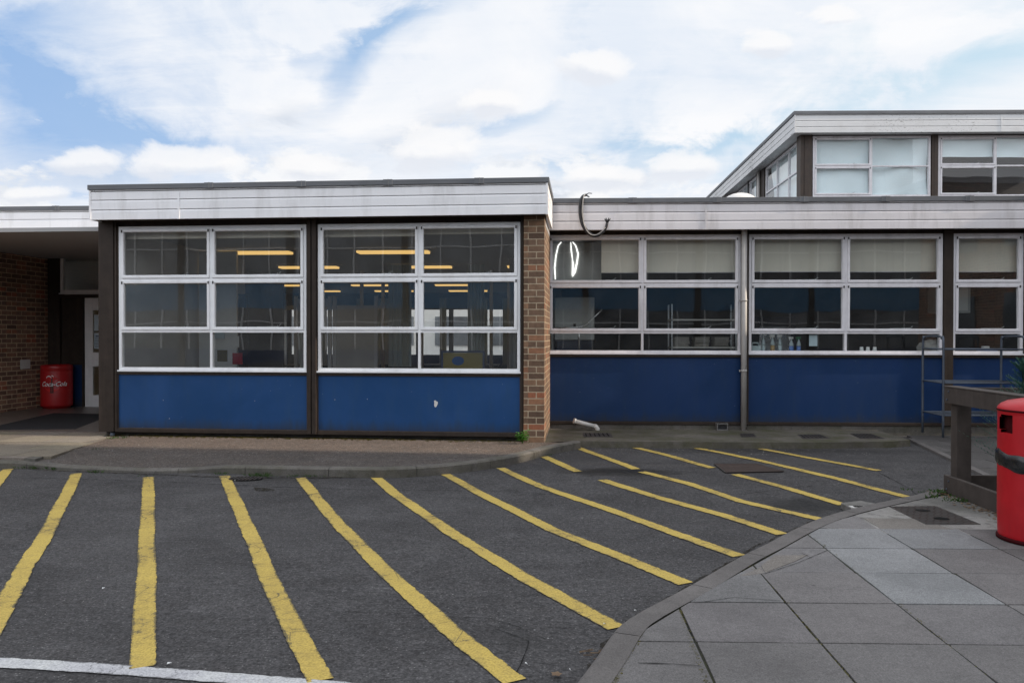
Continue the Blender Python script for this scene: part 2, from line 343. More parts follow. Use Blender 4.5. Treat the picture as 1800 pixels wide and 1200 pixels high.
# ------------------------------------------------------------------ mesh builder
class MB:
    def __init__(self, W=ID): self.bm = bmesh.new(); self.uv = self.bm.loops.layers.uv.new('uv'); self.W = W; self.tone = None
    def tcol(self):
        if self.tone is None: self.tone = self.bm.loops.layers.float_color.new('tone')
        return self.tone
    def poly(self, pts, tone=None, uvs=None, smooth=False):
        vs = [self.bm.verts.new(self.W.p(*p)) for p in pts]
        try: f = self.bm.faces.new(vs)
        except ValueError: return None
        self._uv(f, pts, uvs); f.smooth = smooth
        if tone is not None:
            l = self.tcol()
            for i, lp in enumerate(f.loops):
                c = tone[i] if isinstance(tone[0], (tuple, list)) else tone
                lp[l] = (*c, 1)
        return f
    def _uv(self, f, pts, uvs=None):
        if uvs is None:
            a = Vector(pts[1])-Vector(pts[0]); b = Vector(pts[2])-Vector(pts[1]); n = a.cross(b)
            k = max(range(3), key=lambda i: abs(n[i]))
            ij = ((1,2), (0,2), (0,1))[k]
            uvs = [(p[ij[0]], p[ij[1]]) for p in pts]
        for lp, q in zip(f.loops, uvs): lp[self.uv].uv = q
    def box(self, s0, s1, o0, o1, z0, z1, tone=None):
        if s0 > s1: s0, s1 = s1, s0
        if o0 > o1: o0, o1 = o1, o0
        if z0 > z1: z0, z1 = z1, z0
        c = lambda i, j, k: ((s0, s1)[i], (o0, o1)[j], (z0, z1)[k])
        for q in (((0,0,0),(0,1,0),(1,1,0),(1,0,0)), ((0,0,1),(1,0,1),(1,1,1),(0,1,1)), ((0,0,0),(1,0,0),(1,0,1),(0,0,1)),
                  ((0,1,0),(0,1,1),(1,1,1),(1,1,0)), ((0,0,0),(0,0,1),(0,1,1),(0,1,0)), ((1,0,0),(1,1,0),(1,1,1),(1,0,1))):
            self.poly([c(*i) for i in q], tone)
        return self
    def sheet(self, s0, s1, o, z0, z1):
        self.poly([(s0, o, z0), (s1, o, z0), (s1, o, z1), (s0, o, z1)]); return self
    def prism(self, poly, z0, z1, tone=None):
        """poly: list of (x,y) ; z1 may be a function of (x,y)"""
        a = 0
        for i in range(len(poly)):
            x0, y0 = poly[i]; x1, y1 = poly[(i+1) % len(poly)]; a += x0*y1-x1*y0
        if a < 0: poly = poly[::-1]
        zt = z1 if callable(z1) else (lambda x, y: z1)
        self.poly([(x, y, zt(x, y)) for x, y in poly], tone)
        for i in range(len(poly)):
            p, q = poly[i], poly[(i+1) % len(poly)]
            self.poly([(p[0], p[1], z0), (q[0], q[1], z0), (q[0], q[1], zt(*q)), (p[0], p[1], zt(*p))], tone)
        return self
    def tube(self, pts, r, n=10, caps=True, smooth=True):
        pts = [Vector(self.W.p(*p)) for p in pts]; rr = r if isinstance(r, (list, tuple)) else [r]*len(pts)
        rings = []; up = None
        for i, p in enumerate(pts):
            d = (pts[min(i+1, len(pts)-1)]-pts[max(i-1, 0)]).normalized()
            if up is None: up = Vector((0,0,1)) if abs(d.z) < .9 else Vector((1,0,0))
            a = d.cross(up).normalized(); b = a.cross(d).normalized(); up = b
            rings.append([self.bm.verts.new(p+(a*math.cos(2*math.pi*k/n)+b*math.sin(2*math.pi*k/n))*rr[i]) for k in range(n)])
        for i in range(len(rings)-1):
            for k in range(n):
                f = self.bm.faces.new((rings[i][k], rings[i][(k+1) % n], rings[i+1][(k+1) % n], rings[i+1][k])); f.smooth = smooth
        if caps:
            for rg in (rings[0], rings[-1]):
                try: self.bm.faces.new(rg)
                except ValueError: pass
        return self
    def lathe(self, c, prof, n=32, skip=None, a0=0., smooth=True):
        """prof: [(r, z)] about c=(x,y,z)"""
        rings = []
        for r, z in prof:
            rings.append([self.bm.verts.new(self.W.p(c[0]+r*math.cos(a0+2*math.pi*k/n), c[1]+r*math.sin(a0+2*math.pi*k/n), c[2]+z)) for k in range(n)])
        for i in range(len(rings)-1):
            for k in range(n):
                if skip and skip(i, k): continue
                f = self.bm.faces.new((rings[i][k], rings[i][(k+1) % n], rings[i+1][(k+1) % n], rings[i+1][k])); f.smooth = smooth
        for rg, rz in ((rings[0], prof[0]), (rings[-1], prof[-1])):
            if rz[0] > .0005: self.bm.faces.new(rg)
        return self
    def leaf(self, p, d, up, ln, w, bend=.25):
        p = Vector(p); d = Vector(d).normalized(); s = d.cross(Vector(up)).normalized()*w
        mid = p+d*ln*.5+Vector((0,0,ln*bend*.4)); tip = p+d*ln-Vector((0,0,ln*bend))
        v = [self.bm.verts.new(x) for x in (p, mid+s, tip, mid-s)]
        f = self.bm.faces.new(v); f.smooth = True
    def build(self, name, mat, parent=None, bevel=0., weld=True, origin=None, label=None):
        bm = self.bm
        if weld: bmesh.ops.remove_doubles(bm, verts=bm.verts, dist=.0004)
        bmesh.ops.recalc_face_normals(bm, faces=bm.faces)
        vs = [v.co for v in bm.verts]
        if origin is None:
            xs = [v.x for v in vs]; ys = [v.y for v in vs]; zs = [v.z for v in vs]
            origin = Vector(((min(xs)+max(xs))/2, (min(ys)+max(ys))/2, min(zs)))
        origin = Vector(origin)
        bmesh.ops.translate(bm, verts=bm.verts, vec=-origin)
        me = bpy.data.meshes.new(name); bm.to_mesh(me); bm.free()
        o = bpy.data.objects.new(name, me); col.objects.link(o)
        me.materials.append(mat if not isinstance(mat, str) else M[mat])
        wl = origin
        if parent is not None:
            o.parent = parent; wl = origin-wloc(parent)
        o.location = wl; WL[o.name] = origin
        if bevel:
            b = o.modifiers.new('bevel', 'BEVEL'); b.width = bevel; b.segments = 2; b.limit_method = 'ANGLE'; b.angle_limit = R(40)
        if label: o['label'] = label
        return o
WL = {}
def wloc(o): return WL[o.name]
def thing(name, loc, label, cat, group=None):
    o = bpy.data.objects.new(name, None); o.empty_display_size = .1; col.objects.link(o); o.location = loc; WL[o.name] = Vector(loc)
    tag(o, label, cat, group); return o
def tag(o, label, cat, group=None):
    o['label'] = label; o['category'] = cat
    if group: o['group'] = group
    return o
def struct(o, label=None):
    o['kind'] = 'structure'
    if label: o['label'] = label
    return o

# ================================================================== FRAMES OF THE WINGS
zA = .1
pA = G(957, 777, zA)
A = Frame(pA, -.040); A.O = A.O - A.n*.10
pB = G(1150, 754, .08); B = Frame(pB, .012)
B.O = B.O + B.u*((A.p(A.s(957, .1), -1.9, 0)-B.O).dot(B.u)); B.O.z = 0
pU = Vector((0, 20.2, 0)); U = Frame(pU, .030)
E = Frame((-9.4, 15.45), -.01)

school = thing('school_building', (-.1, 12.5, .05), 'single storey brick, blue panel and white fascia school building with a raised glazed block', 'building')

# ------------------------------------------------------------------ generic building pieces
def fascia(W, s0, s1, z0, z1, o, mat, jx=(), zg=(.33, .66), ret_l=0, ret_r=0, fl=.075, laps=(), name='fascia', wall=0):
    """shiplap boarded fascia with grooves and a metal edge on top"""
    m = MB(W); zt = z1-fl
    hs = [z0, z0+(zt-z0)*(1-zg[1]), z0+(zt-z0)*(1-zg[0]), zt]
    for i in range(3):
        a, b = hs[i], hs[i+1]
        m.box(s0, s1, o-.03, o, a+(.002 if i == 0 else .0), b-.028)
        if i < 2:
            m.box(s0, s1, o-.03, o-.018, b-.009, b-.001)
            q0_ = [(s0, o, b-.028), (s1, o, b-.028), (s1, o-.010, b-.009), (s0, o-.010, b-.009)]
            m.poly(q0_)
        else: m.box(s0, s1, o-.03, o-.003, b-.016, b)
    m.box(s0+.002, s1-.002, .0, o-.03, z0+.025, z0+.05)
    for j in jx: m.box(j-.014, j+.014, o-.01, o+.009, z0-.001, zt-.04)
    m.box(s0-.004, s0+.022, o-.01, o+.0085, z0-.003, zt-.002); m.box(s1-.022, s1+.004, o-.01, o+.0085, z0-.003, zt-.002)
    for ret, s, sg in ((ret_l, s0, -1), (ret_r, s1, 1)):
        if ret:
            for i in range(3):
                m.box(s, s-sg*.03, o-.031, o-ret, hs[i]+.002, hs[i+1]-.012)
                m.box(s-sg*.012, s-sg*.028, o-.031, o-ret, hs[i+1]-.012, hs[i+1]+.002)
    f = m.build(name, mat, school)
    m = MB(W); m.box(s0-.02, s1+.02, o-.12, o+.022, zt+.001, z1)
    if ret_l: m.box(s0-.02, s0+.1, o-ret_l, o-.121, zt+.001, z1)
    if ret_r: m.box(s1-.1, s1+.02, o-ret_r, o-.121, zt+.001, z1)
    for q in laps: m.box(q-.07, q+.06, o-.10, o+.027, zt-.004, z1+.005); m.box(q-.005, q+.005, o-.09, o+.031, zt-.006, z1+.008)
    m.build('roof_edge_flashing', M['flash'], school, bevel=.004)
    return f

def rails(W, a, b, h0, h1, s0_, s1_, zp):
    MB(W).box(a, b, -.11, -.012, h0+.001, h1).build('head_rail', M['brown'], school, bevel=.003)
    MB(W).box(a, b, -.12, .028, s0_, s1_).build('sill_rail', M['brown'], school, bevel=.003)
    MB(W).box(a, b, -.12, .030, zp-.045, zp+.002).build('bottom_rail', M['brown'], school, bevel=.003)
def ring(m, s0, s1, o0, o1, z0, z1, w, wb=None):
    wb = w if wb is None else wb
    m.box(s0, s0+w, o0, o1, z0, z1); m.box(s1-w, s1, o0, o1, z0, z1)
    m.box(s0+w, s1-w, o0, o1, z0, z0+wb); m.box(s0+w, s1-w, o0, o1, z1-w, z1)

def window(W, s0, s1, z0, z1, ms, ts, fixed=(2,), mat='white', gl='glass', fw=.040, sw=.036, fixedcols=(), stays=True, bars=()):
    """ts: transom centre heights from top; ms: mullion centres; sash in every cell except the fixed rows"""
    m = MB(W); ring(m, s0, s1, -.06, .012, z0, z1, fw)
    cs = [s0+fw]+[x for x in ms]+[s1-fw]; zs = [z1-fw]+list(ts)+[z0+fw]; hw = .018
    for x in ms: m.box(x-hw, x+hw, -.058, .014, z0+fw, z1-fw)
    for q in ts:
        xs = [s0+fw]+[v for x in ms for v in (x-hw, x+hw)]+[s1-fw]
        for i in range(0, len(xs), 2): m.box(xs[i], xs[i+1], -.056, .016, q-hw, q+hw)
    m.box(s0-.012, s1+.012, -.02, .045, z0-.022, z0-.0015)       # sill strip
    win = m.build('window', M[mat], school)
    for r in range(len(zs)-1):
        for c in range(len(cs)-1):
            a = cs[c]+(hw if c else 0); b = cs[c+1]-(hw if c < len(cs)-2 else 0)
            t_ = zs[r]-(hw if r else 0); u_ = zs[r+1]+(hw if r < len(zs)-2 else 0)
            if r in fixed or c in fixedcols:
                MB(W).sheet(a-.004, b+.004, -.02, u_-.004, t_+.004).build('pane', M[gl], win)
            else:
                q = MB(W); ring(q, a+.002, b-.002, -.03, .030, u_+.002, t_-.002, sw)
                ring(q, a+sw-.002, b-sw+.002, -.02, .018, u_+sw-.002, t_-sw+.002, .010)
                q.build('sash', M[mat], win, bevel=.003)
                MB(W).sheet(a+sw, b-sw, -.003, u_+sw, t_-sw).build('pane', M[gl], win)
                if stays:
                    mid = (a+b)/2+(b-a)*.1; ln = .17
                    k = MB(W); zz = u_+sw+.012
                    k.tube([(mid-ln, -.045, zz), (mid+ln*.9, -.045, zz+.004), (mid+ln, -.045, zz+.03), (mid+ln*1.1, -.045, zz+.035)], .005, 6)
                    k.box(mid+ln*.8, mid+ln*.84, -.05, -.02, zz-.01, zz+.02)
                    k.build('stay', M['steel'], win)
                    for hs_ in (a+.008, b-.026): MB(W).box(hs_, hs_+.018, .0305, .038, t_-.050, t_-.012).build('hinge', M['iron'], win)
    for (x0, x1, q) in bars:
        pass
    return win

# ================================================================== WING A (projecting classroom wing)
AS = lambda px, o=0.: A.s(px, o)
xm = 560
Az = lambda py, o=0.: A.z(xm, py, o)
zwt, zwb = Az(394.5), Az(651.5)
zt1, zt2 = Az(489.5), Az(582.2)
zpt, zpb = Az(659.5), Az(757.5)
sL, sR = AS(177), AS(957, .1)
s_p0 = AS(920.5, .1)
w1 = (AS(210), AS(539)); w2 = (AS(559.5), AS(914.5))
m1, m2 = AS(372), AS(737.5)
fzb, fzt = Az(381.5, .3), Az(318.5, .3)
window(A, w1[0], w1[1], zwb, zwt, [m1], [zt1, zt2], stays=True)
window(A, w2[0], w2[1], zwb, zwt, [m2], [zt1, zt2], stays=True)
# posts
for a, b in ((AS(177), AS(203)), (AS(541.5), AS(548.2)), (AS(550), AS(557.5)), (AS(916), AS(920))):
    MB(A).box(a, b, -.10, .055, zpb-.04, fzb+.02).build('post', M['brown'], school, bevel=.004)
MB(A).box(AS(548.2), AS(550), -.09, .02, zpb-.04, fzb+.02).build('post_gap_filler', M['black'], school)
MB(A).box(AS(203)+.002, AS(206.5), -.10, .03, zpb-.04, fzb+.02).build('post_trim', M['brown_w'], school)
# header, sill rails and bottom rails
for a, b in ((AS(206.5)+.002, AS(541.5)-.002), (AS(557.5)+.002, AS(916)-.002)):
    rails(A, a, b, zwt, fzb+.02, zpt+.012, zwb-.024, zpb)
for a, b in ((AS(206.5)+.004, AS(541.5)-.004), (AS(557.5)+.004, AS(916)-.004)):
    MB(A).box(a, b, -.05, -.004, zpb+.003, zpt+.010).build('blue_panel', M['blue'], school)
    k = MB(A)
    ring(k, a+.001, b-.001, -.004, .014, zpb+.004, zpt+.009, .012)
    k.build('panel_bead', M['brown_w'], school)
for a, b in ((w1[0]-.04, w1[0]-.003), (w1[1]+.003, AS(541.5)-.002), (AS(557.5)+.002, w2[0]-.003)): MB(A).box(a, b, -.1, .0, zwb-.02, zwt).build('window_reveal', M['brown_w'], school)
MB(A).box(sL+.02, s_p0-.01, -.25, -.10, -.05, zpb-.01).build('concrete_plinth', M['kerb'], school)
MB(A).tube([(AS(197, 0), .0, .06), (AS(197, 0), .0, zpb-.05)], .035, 12).build('steel_foot', M['galv'], school)
# brick pier
MB(A).box(s_p0, sR, -2.2, .1, .0, fzb+.01).build('brick_pier', M['brick'], school)
fascia(A, AS(158, .3), AS(962.5, .3), fzb, fzt, .3, M['fascia_a'], jx=(AS(314.5, .3),), ret_r=1.5, ret_l=3.2,
       laps=(AS(369, .3), AS(531, .3), AS(683, .3), AS(843, .3)), fl=.072)
# white soffit rim under the overhang and dark soffit
MB(A).box(AS(160, .3)+.02, AS(962, .3)-.02, -.10, .27, fzb+.012, fzb+.022).build('soffit', M['brown'], school)
# side wall of the wing and roof
MB(A).box(sL, sL+.12, -4.4, -.101, zpb-.04, fzb+.012).build('side_wall', M['oppwhite'], school)
MB(A).box(sL-.02, sR-.02, -18, .19, fzt-.12, fzt-.05).build('roof', M['roof'], school)

# hall behind wing A
hz0, hz1 = .12, 3.10
hall = MB(A); hall.box(-10.5, 0-.0, -17.6, -.26, hz0-.06, hz0); hall.build('interior_floor', M['infloor'], school)
MB(A).box(-10.5, 0, -17.6, -.13, hz1, hz1+.06).build('interior_ceiling', M['ceil'], school)
MB(A).box(-10.6, -10.5, -17.6, -4.6, hz0, hz1).box(.02-.14, .02-.02, -17.6, -2.21, hz0, hz1).box(sL+.121, sL+.16, -4.45, -.13, hz0, hz1).box(-10.4, sL+.1, -4.7, -4.6, 2.4, hz1).build('interior_wall', M['inwall'], school)
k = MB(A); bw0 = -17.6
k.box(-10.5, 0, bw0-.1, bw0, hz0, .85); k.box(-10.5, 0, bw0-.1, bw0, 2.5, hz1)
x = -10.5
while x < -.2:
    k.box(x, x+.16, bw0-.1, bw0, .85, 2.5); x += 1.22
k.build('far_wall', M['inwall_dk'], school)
def curtain(x0, x1, o, z0, z1, mat='curtain', n=5):
    k = MB(A); pts = []
    for i in range(n*4+1): pts.append((x0+(x1-x0)*i/(n*4), o+.035*math.sin(i*math.pi/2)))
    for i in range(len(pts)-1): k.poly([(pts[i][0], pts[i][1], z0), (pts[i+1][0], pts[i+1][1], z0), (pts[i+1][0], pts[i+1][1], z1), (pts[i][0], pts[i][1], z1)])
    k.build('curtain', M[mat], school)
x = -10.1
while x < -.6:
    curtain(x, x+random.choice([.25, .4, .6]), bw0+.2, .5, 2.9); x += random.choice([.8, 1.1, 1.5])
k = MB(A)
for x in (-9.2, -8.6, -4.6, -4.1, -3.2, -1.6, -1.2): k.box(x, x+.07, -6.9, -6.83, hz0, hz1-.05)
k.box(-9.2, -4.0, -6.88, -6.84, 2.15, 2.25)
k.build('interior_screen', M['inwall'], school)
MB(A).box(sL+.2, sL+.9, -2.6, -2.55, hz0, hz1-.05).build('interior_partition', M['cup'], school)
for q_ in (.25, .95, 1.05, 1.9): MB(A).box(sL+.95+q_, sL+1.02+q_, -4.58, -4.52, hz0, 2.35).build('door_post', M['oppwhite'], school)
MB(A).box(sL+1.2, sL+1.97, -4.585, -4.53, 2.15, 2.3).build('door_head', M['oppwhite'], school)
MB(A).box(sL+2.02, sL+2.92, -4.57, -4.54, hz0, 2.1).build('inner_door', M['inwall'], school)
for q_, c_, zq in ((.35, 'paper', 1.5), (.62, 'cup', 1.35), (.4, 'yellow_p', 1.1), (.68, 'red2', 1.05)): MB(A).box(sL+.15+q_, sL+.33+q_, -2.546, -2.53, zq, zq+.2).build('notice', M[c_], school)
for i, px_ in enumerate((245, 262)): s_, z_ = A.hit(px_, 615, -2.5); MB(A).box(s_-.09, s_+.09, -2.545, -2.53, z_-.1, z_+.1).build('notice', M[('lampglow', 'yellow_p')[1] if i else 'paper'], school)
curtain(-3.6, -3.1, -5.5, .9, 3.05); curtain(-1.9, -1.55, -5.5, .9, 3.05); curtain(-.9, -.3, -4.2, .9, 3.05, 'inwall', 6); curtain(-5.05, -4.75, -4.2, .9, 3.05, 'inwall')

for (x0_, x1_) in ((218, 366), (380, 534), (568, 730), (742, 908)):
    a_, b_ = AS(x0_, -.14), AS(x1_, -.14)
    MB(A).box(a_, b_, -.20, -.14, Az(417 if x0_ != 742 else 414, -.14), zwt-.005).build('rolled_blind', M['blind'], school, bevel=.01)
# ceiling lights in the hall
def ceiling_light(x, y, label, z=hz1):
    t = thing('ceiling_light', (x, y, z-.06), label, 'ceiling light', 'fluorescent lights on the hall ceiling')
    MB().box(x-.66, x+.66, y-.16, y+.16, z-.035, z-.002).build('housing', M['white'], t)
    MB().box(x-.64, x+.64, y-.14, y+.14, z-.075, z-.036).build('diffuser', M['lampglow'], t, bevel=.01)
rows = ['first row from the glass', 'second row from the glass', 'third row from the glass', 'fourth row from the glass', 'fifth row from the glass']
cols = ['rightmost column', 'second column from the right', 'third column from the right', 'leftmost column']
for r in range(5):
    D = 14.0+3.1*r
    for c in range(4):
        X = -.35-2.5*c
        if r == 0 and c in (0, 3): continue
        ceiling_light(X, D, 'yellow glowing fluorescent ceiling light, %s, %s' % (rows[r], cols[c]))

# a few long tables in the hall
for i, (x, y) in enumerate(((-5.6, 12.6), (-4.2, 15.4), (-1.9, 15.0), (-5.4, 18.4), (-2.2, 19.0))):
    t = thing('dining_table', (x, y, hz0), ['dark blue topped dining table just inside the left window', 'dark dining table in the middle of the hall', 'dark dining table behind the yellow board',
              'dark dining table far back on the left of the hall', 'dark dining table far back on the right of the hall'][i], 'table', 'dining tables inside the hall')
    MB().box(x-.9, x+.9, y-.38, y+.38, hz0+.71, hz0+.745).build('table_top', M['dkhall'], t, bevel=.005)
    for dx in (-.75, .75):
        for dy in (-.3, .3): MB().tube([(x+dx, y+dy, hz0), (x+dx*.95, y+dy, hz0+.71)], .016, 8).build('leg', M['galv'], t)
# yellow board and coat near the right lower pane
sb0, zb0 = A.hit(779, 648, -.55); sb1, zb1 = A.hit(848, 620, -.55)
t = thing('display_board', A.p((sb0+sb1)/2, -.55, zb0-.25), 'yellow board with a blue oval standing inside the right window of the projecting wing', 'board')
MB(A).box(sb0, sb1, -.57, -.55, zb0-.25, zb1).build('board_panel', M['yellow_p'], t)
k = MB(A); cs_, cz_ = (sb0*.62+sb1*.38), (zb0+zb1)/2+.0
k.poly([(cs_+.09*math.cos(a*math.pi/12), -.546, cz_+.065*math.sin(a*math.pi/12)) for a in range(24)])
k.build('blue_oval', M['blue'], t)
k = MB(A); ring(k, sb0-.03, sb1+.03, -.575, -.545, zb0-.27, zb1+.03, .028); k.build('board_frame', M['dkhall'], t)

# ================================================================== WING B (kitchen wing)
BS = lambda px, o=0.: B.s(px, o)
xb = 1308
Bz = lambda py, o=0.: B.z(xb, py, o)
bz_t, bz_b = Bz(412), Bz(620.5)
bt1, bt2 = Bz(499), Bz(584.3)
bpt, bpb = Bz(628.5), Bz(741.5)
bfb, bft = Bz(403, .3), Bz(347, .3)
bw_ = [(BS(962), BS(1301.5), [BS(1129)]), (BS(1316), BS(1656), [BS(1486)]), (BS(1674), BS(1797.5), []), (BS(1815), BS(2155), [BS(1985)])]
for a, b, ms in bw_:
    window(B, a, b, bz_b, bz_t, ms, [bt1, bt2], mat='white_b', gl='glass_b')
for a, b in ((BS(960), BS(1302.5)), (BS(1315), BS(1657)), (BS(1673), BS(1798.5)), (BS(1814), BS(2156))):
    rails(B, a+.002, b-.002, bz_t, bfb+.03, bpt+.006, bz_b-.024, bpb)
    MB(B).box(a+.004, b-.004, -.05, -.004, bpb+.003, bpt+.005).build('blue_panel', M['blue_dk'], school)
for a, b in ((1302.5, 1315), (1657, 1673), (1798.5, 1814)):
    MB(B).box(BS(a), BS(b), -.10, .052, bpb-.04, bfb+.03).build('post', M['brown'], school, bevel=.004)
MB(B).box(BS(1798.5)+.015, BS(1808), .053, .06, bpb, bz_t).build('post_trim', M['blue'], school)
MB(B).box(BS(957)+.05, BS(2160), -.22, .012, -.05, bpb-.047).build('concrete_plinth', M['kerb'], school)
bl = BS(966, .3)
fascia(B, B.s(960, .3), BS(2200, .3), bfb, bft, .3, M['fascia_b'], jx=(BS(1240.5, .3), BS(1762, .3)+.9), laps=(BS(1112, .3), BS(1260, .3), BS(1412, .3), BS(1556, .3), BS(1703, .3)), fl=.075)
MB(B).box(BS(960)+.05, BS(2199, .3), -.10, .27, bfb+.052, bfb+.062).build('soffit', M['brown'], school)
MB(B).box(BS(960), BS(2200), -16, .19, bft-.12, bft-.05).build('roof', M['roof'], school)
# kitchen room
kz1 = 3.12
MB(B).box(BS(960)-.1, BS(2150), -6.2, -.23, .05, .12).build('interior_floor', M['infloor'], school)
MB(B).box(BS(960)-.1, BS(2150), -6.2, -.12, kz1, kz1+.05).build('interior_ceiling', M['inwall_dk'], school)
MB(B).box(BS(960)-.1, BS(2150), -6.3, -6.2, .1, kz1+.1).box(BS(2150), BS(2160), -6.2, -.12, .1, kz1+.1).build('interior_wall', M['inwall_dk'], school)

# roller blinds
for i, (a, b, zb, lb) in enumerate(((1057, 1124, 478, 'narrow cream roller blind beside the steel extractor hood'), (1135, 1293, 478, 'cream roller blind left of the downpipe, half lowered'),
        (1321, 1480, 477, 'cream roller blind just right of the downpipe'), (1490, 1649, 477.5, 'cream roller blind above the three white cups'), (1678, 1793, 478, 'cream roller blind above the metal rack, rightmost'))):
    a_, b_ = BS(a, -.14), BS(b, -.14); z0 = Bz(zb, -.14)
    t = thing('roller_blind', B.p((a_+b_)/2, -.15, z0), lb, 'blind', 'roller blinds in the kitchen windows')
    MB(B).box(a_, b_, -.152, -.149, z0, bz_t-.0).build('fabric', M['blind'], t)
    MB(B).tube([(a_, -.16, z0-.004), (b_, -.16, z0-.004)], .010, 8).build('bottom_bar', M['white_b'], t)

# extractor hood with its bright reflections drawn as glowing tubes
h0, h1 = BS(968, -.6), BS(1057, -.6); hzb = Bz(493, -.6)
t = thing('extractor_hood', B.p((h0+h1)/2, -.6, hzb), 'stainless steel extractor hood with a curved bright glint behind the first kitchen window', 'hood')
MB(B).box(h0, h1, -1.3, -.6, hzb, kz1-.01).build('hood_body', M['steel_m'], t)
MB(B).box(h0-.03, h1+.6, -1.35, -.57, hzb-.09, hzb-.002).build('hood_rim', M['steel'], t)
M['glint'] = emis('tube_lamp_glow', (1., .98, .95), 2.2)  # emission stands in for light reflected by the curved steel
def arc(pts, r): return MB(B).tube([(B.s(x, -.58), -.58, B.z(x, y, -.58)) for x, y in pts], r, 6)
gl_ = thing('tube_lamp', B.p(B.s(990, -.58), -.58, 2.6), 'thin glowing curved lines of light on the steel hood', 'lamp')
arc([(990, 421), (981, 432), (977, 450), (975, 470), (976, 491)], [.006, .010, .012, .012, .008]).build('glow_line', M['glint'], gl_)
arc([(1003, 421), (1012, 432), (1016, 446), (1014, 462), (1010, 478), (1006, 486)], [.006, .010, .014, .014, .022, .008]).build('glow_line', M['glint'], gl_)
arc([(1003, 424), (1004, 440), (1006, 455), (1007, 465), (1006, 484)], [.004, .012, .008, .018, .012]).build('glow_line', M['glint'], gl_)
# steel cabinet under the hood
c0, c1 = BS(975, -1.2), BS(1045, -1.2)
t = thing('steel_cabinet', B.p((c0+c1)/2, -1.2, .12), 'brushed steel cabinet panel seen through the first kitchen window', 'cabinet')
MB(B).box(c0, c1, -1.7, -1.2, Bz(598, -1.2), Bz(522, -1.2)).build('door_panel', M['steel_m'], t, bevel=.01)
MB(B).box(c0+.04, c1-.04, -1.68, -1.22, .12, Bz(598, -1.2)-.01).build('base_cabinet', M['dkhall'], t)
MB(B).box((c0+c1)/2-.02, (c0+c1)/2+.02, -1.2, -1.16, Bz(575, -1.2), Bz(569, -1.2)).build('latch', M['iron'], t)
# swan neck tap
t = MB(B); q = lambda x, y: (B.s(x, -.4), -.4, B.z(x, y, -.4))
t.tube([q(975, 576), q(1005, 576), q(1020, 575), q(1032, 570), q(1045, 557), q(1059, 544)], .012, 8)
t.tube([q(1018, 620), q(1018, 575)], .016, 8)
tag(t.build('tap', M['steel'], None), 'long slanting steel tap arm inside the first kitchen window', 'tap')
# wire shelf with folded linen
s0, s1 = BS(1180, -.9), BS(1296, -.9)
t = thing('kitchen_shelf', B.p((s0+s1)/2, -.9, .12), 'white edged kitchen shelf unit behind the window left of the downpipe', 'shelf unit')
for py in (611, 562): MB(B).box(s0, s1, -1.3, -.9, Bz(py, -.9)-.012, Bz(py, -.9)+.012).build('shelf_board', M['plastic_w'], t)
for s_ in (s0, s1-.03):
    for o_ in (-1.29, -.92): MB(B).box(s_, s_+.025, o_, o_+.02, .12, 2.1).build('upright', M['steel'], t)
zsh = Bz(611, -.9)+.013
for i in range(3):
    a_ = s0+.06+(s1-s0-.1)/3*i; k = MB(B); z = zsh
    for j in range(7):
        k.box(a_+random.uniform(0, .02), a_+.27-random.uniform(0, .03), -1.25, -.95-random.uniform(0, .03), z, z+.021); z += .024
    tag(k.build('linen_stack', M['card'], None, bevel=.006), ['left stack of folded cloths on the kitchen shelf', 'middle stack of folded cloths on the kitchen shelf', 'right stack of folded cloths on the kitchen shelf'][i], 'cloth stack', 'stacks of folded cloths on the shelf')
# worktop, far cabinets
t = thing('worktop', B.p(2.2, -1.8, .12), 'long steel kitchen worktop standing in the dark behind the cups', 'worktop')
MB(B).box(3.2, 5.6, -2.6, -1.9, 1.02, 1.06).build('top_board', M['steel'], t); MB(B).box(3.3, 5.5, -2.55, -1.95, .12, 1.015).build('cabinet_body', M['dkhall'], t)
t = thing('oven', B.p(4.55, -3.6, .12), 'tall dark oven deep inside the kitchen', 'oven')
MB(B).box(4.1, 5.0, -4.2, -3.6, .12, 1.95).build('oven_body', M['dkhall'], t, bevel=.01); MB(B).box(4.25, 4.85, -3.598, -3.57, 1.0, 1.75).build('oven_door', M['steel'], t, bevel=.01)
t = thing('kitchen_cabinet', B.p(6.6, -1.0, .12), 'pale wall cabinet inside the kitchen behind the metal rack', 'cabinet')
MB(B).box(6.55, 7.05, -1.4, -.95, 1.95, 2.45).build('cabinet_body', M['steel_m'], t, bevel=.01); MB(B).box(6.6, 7.0, -.949, -.94, 1.99, 2.41).build('cabinet_door', M['inwall'], t)

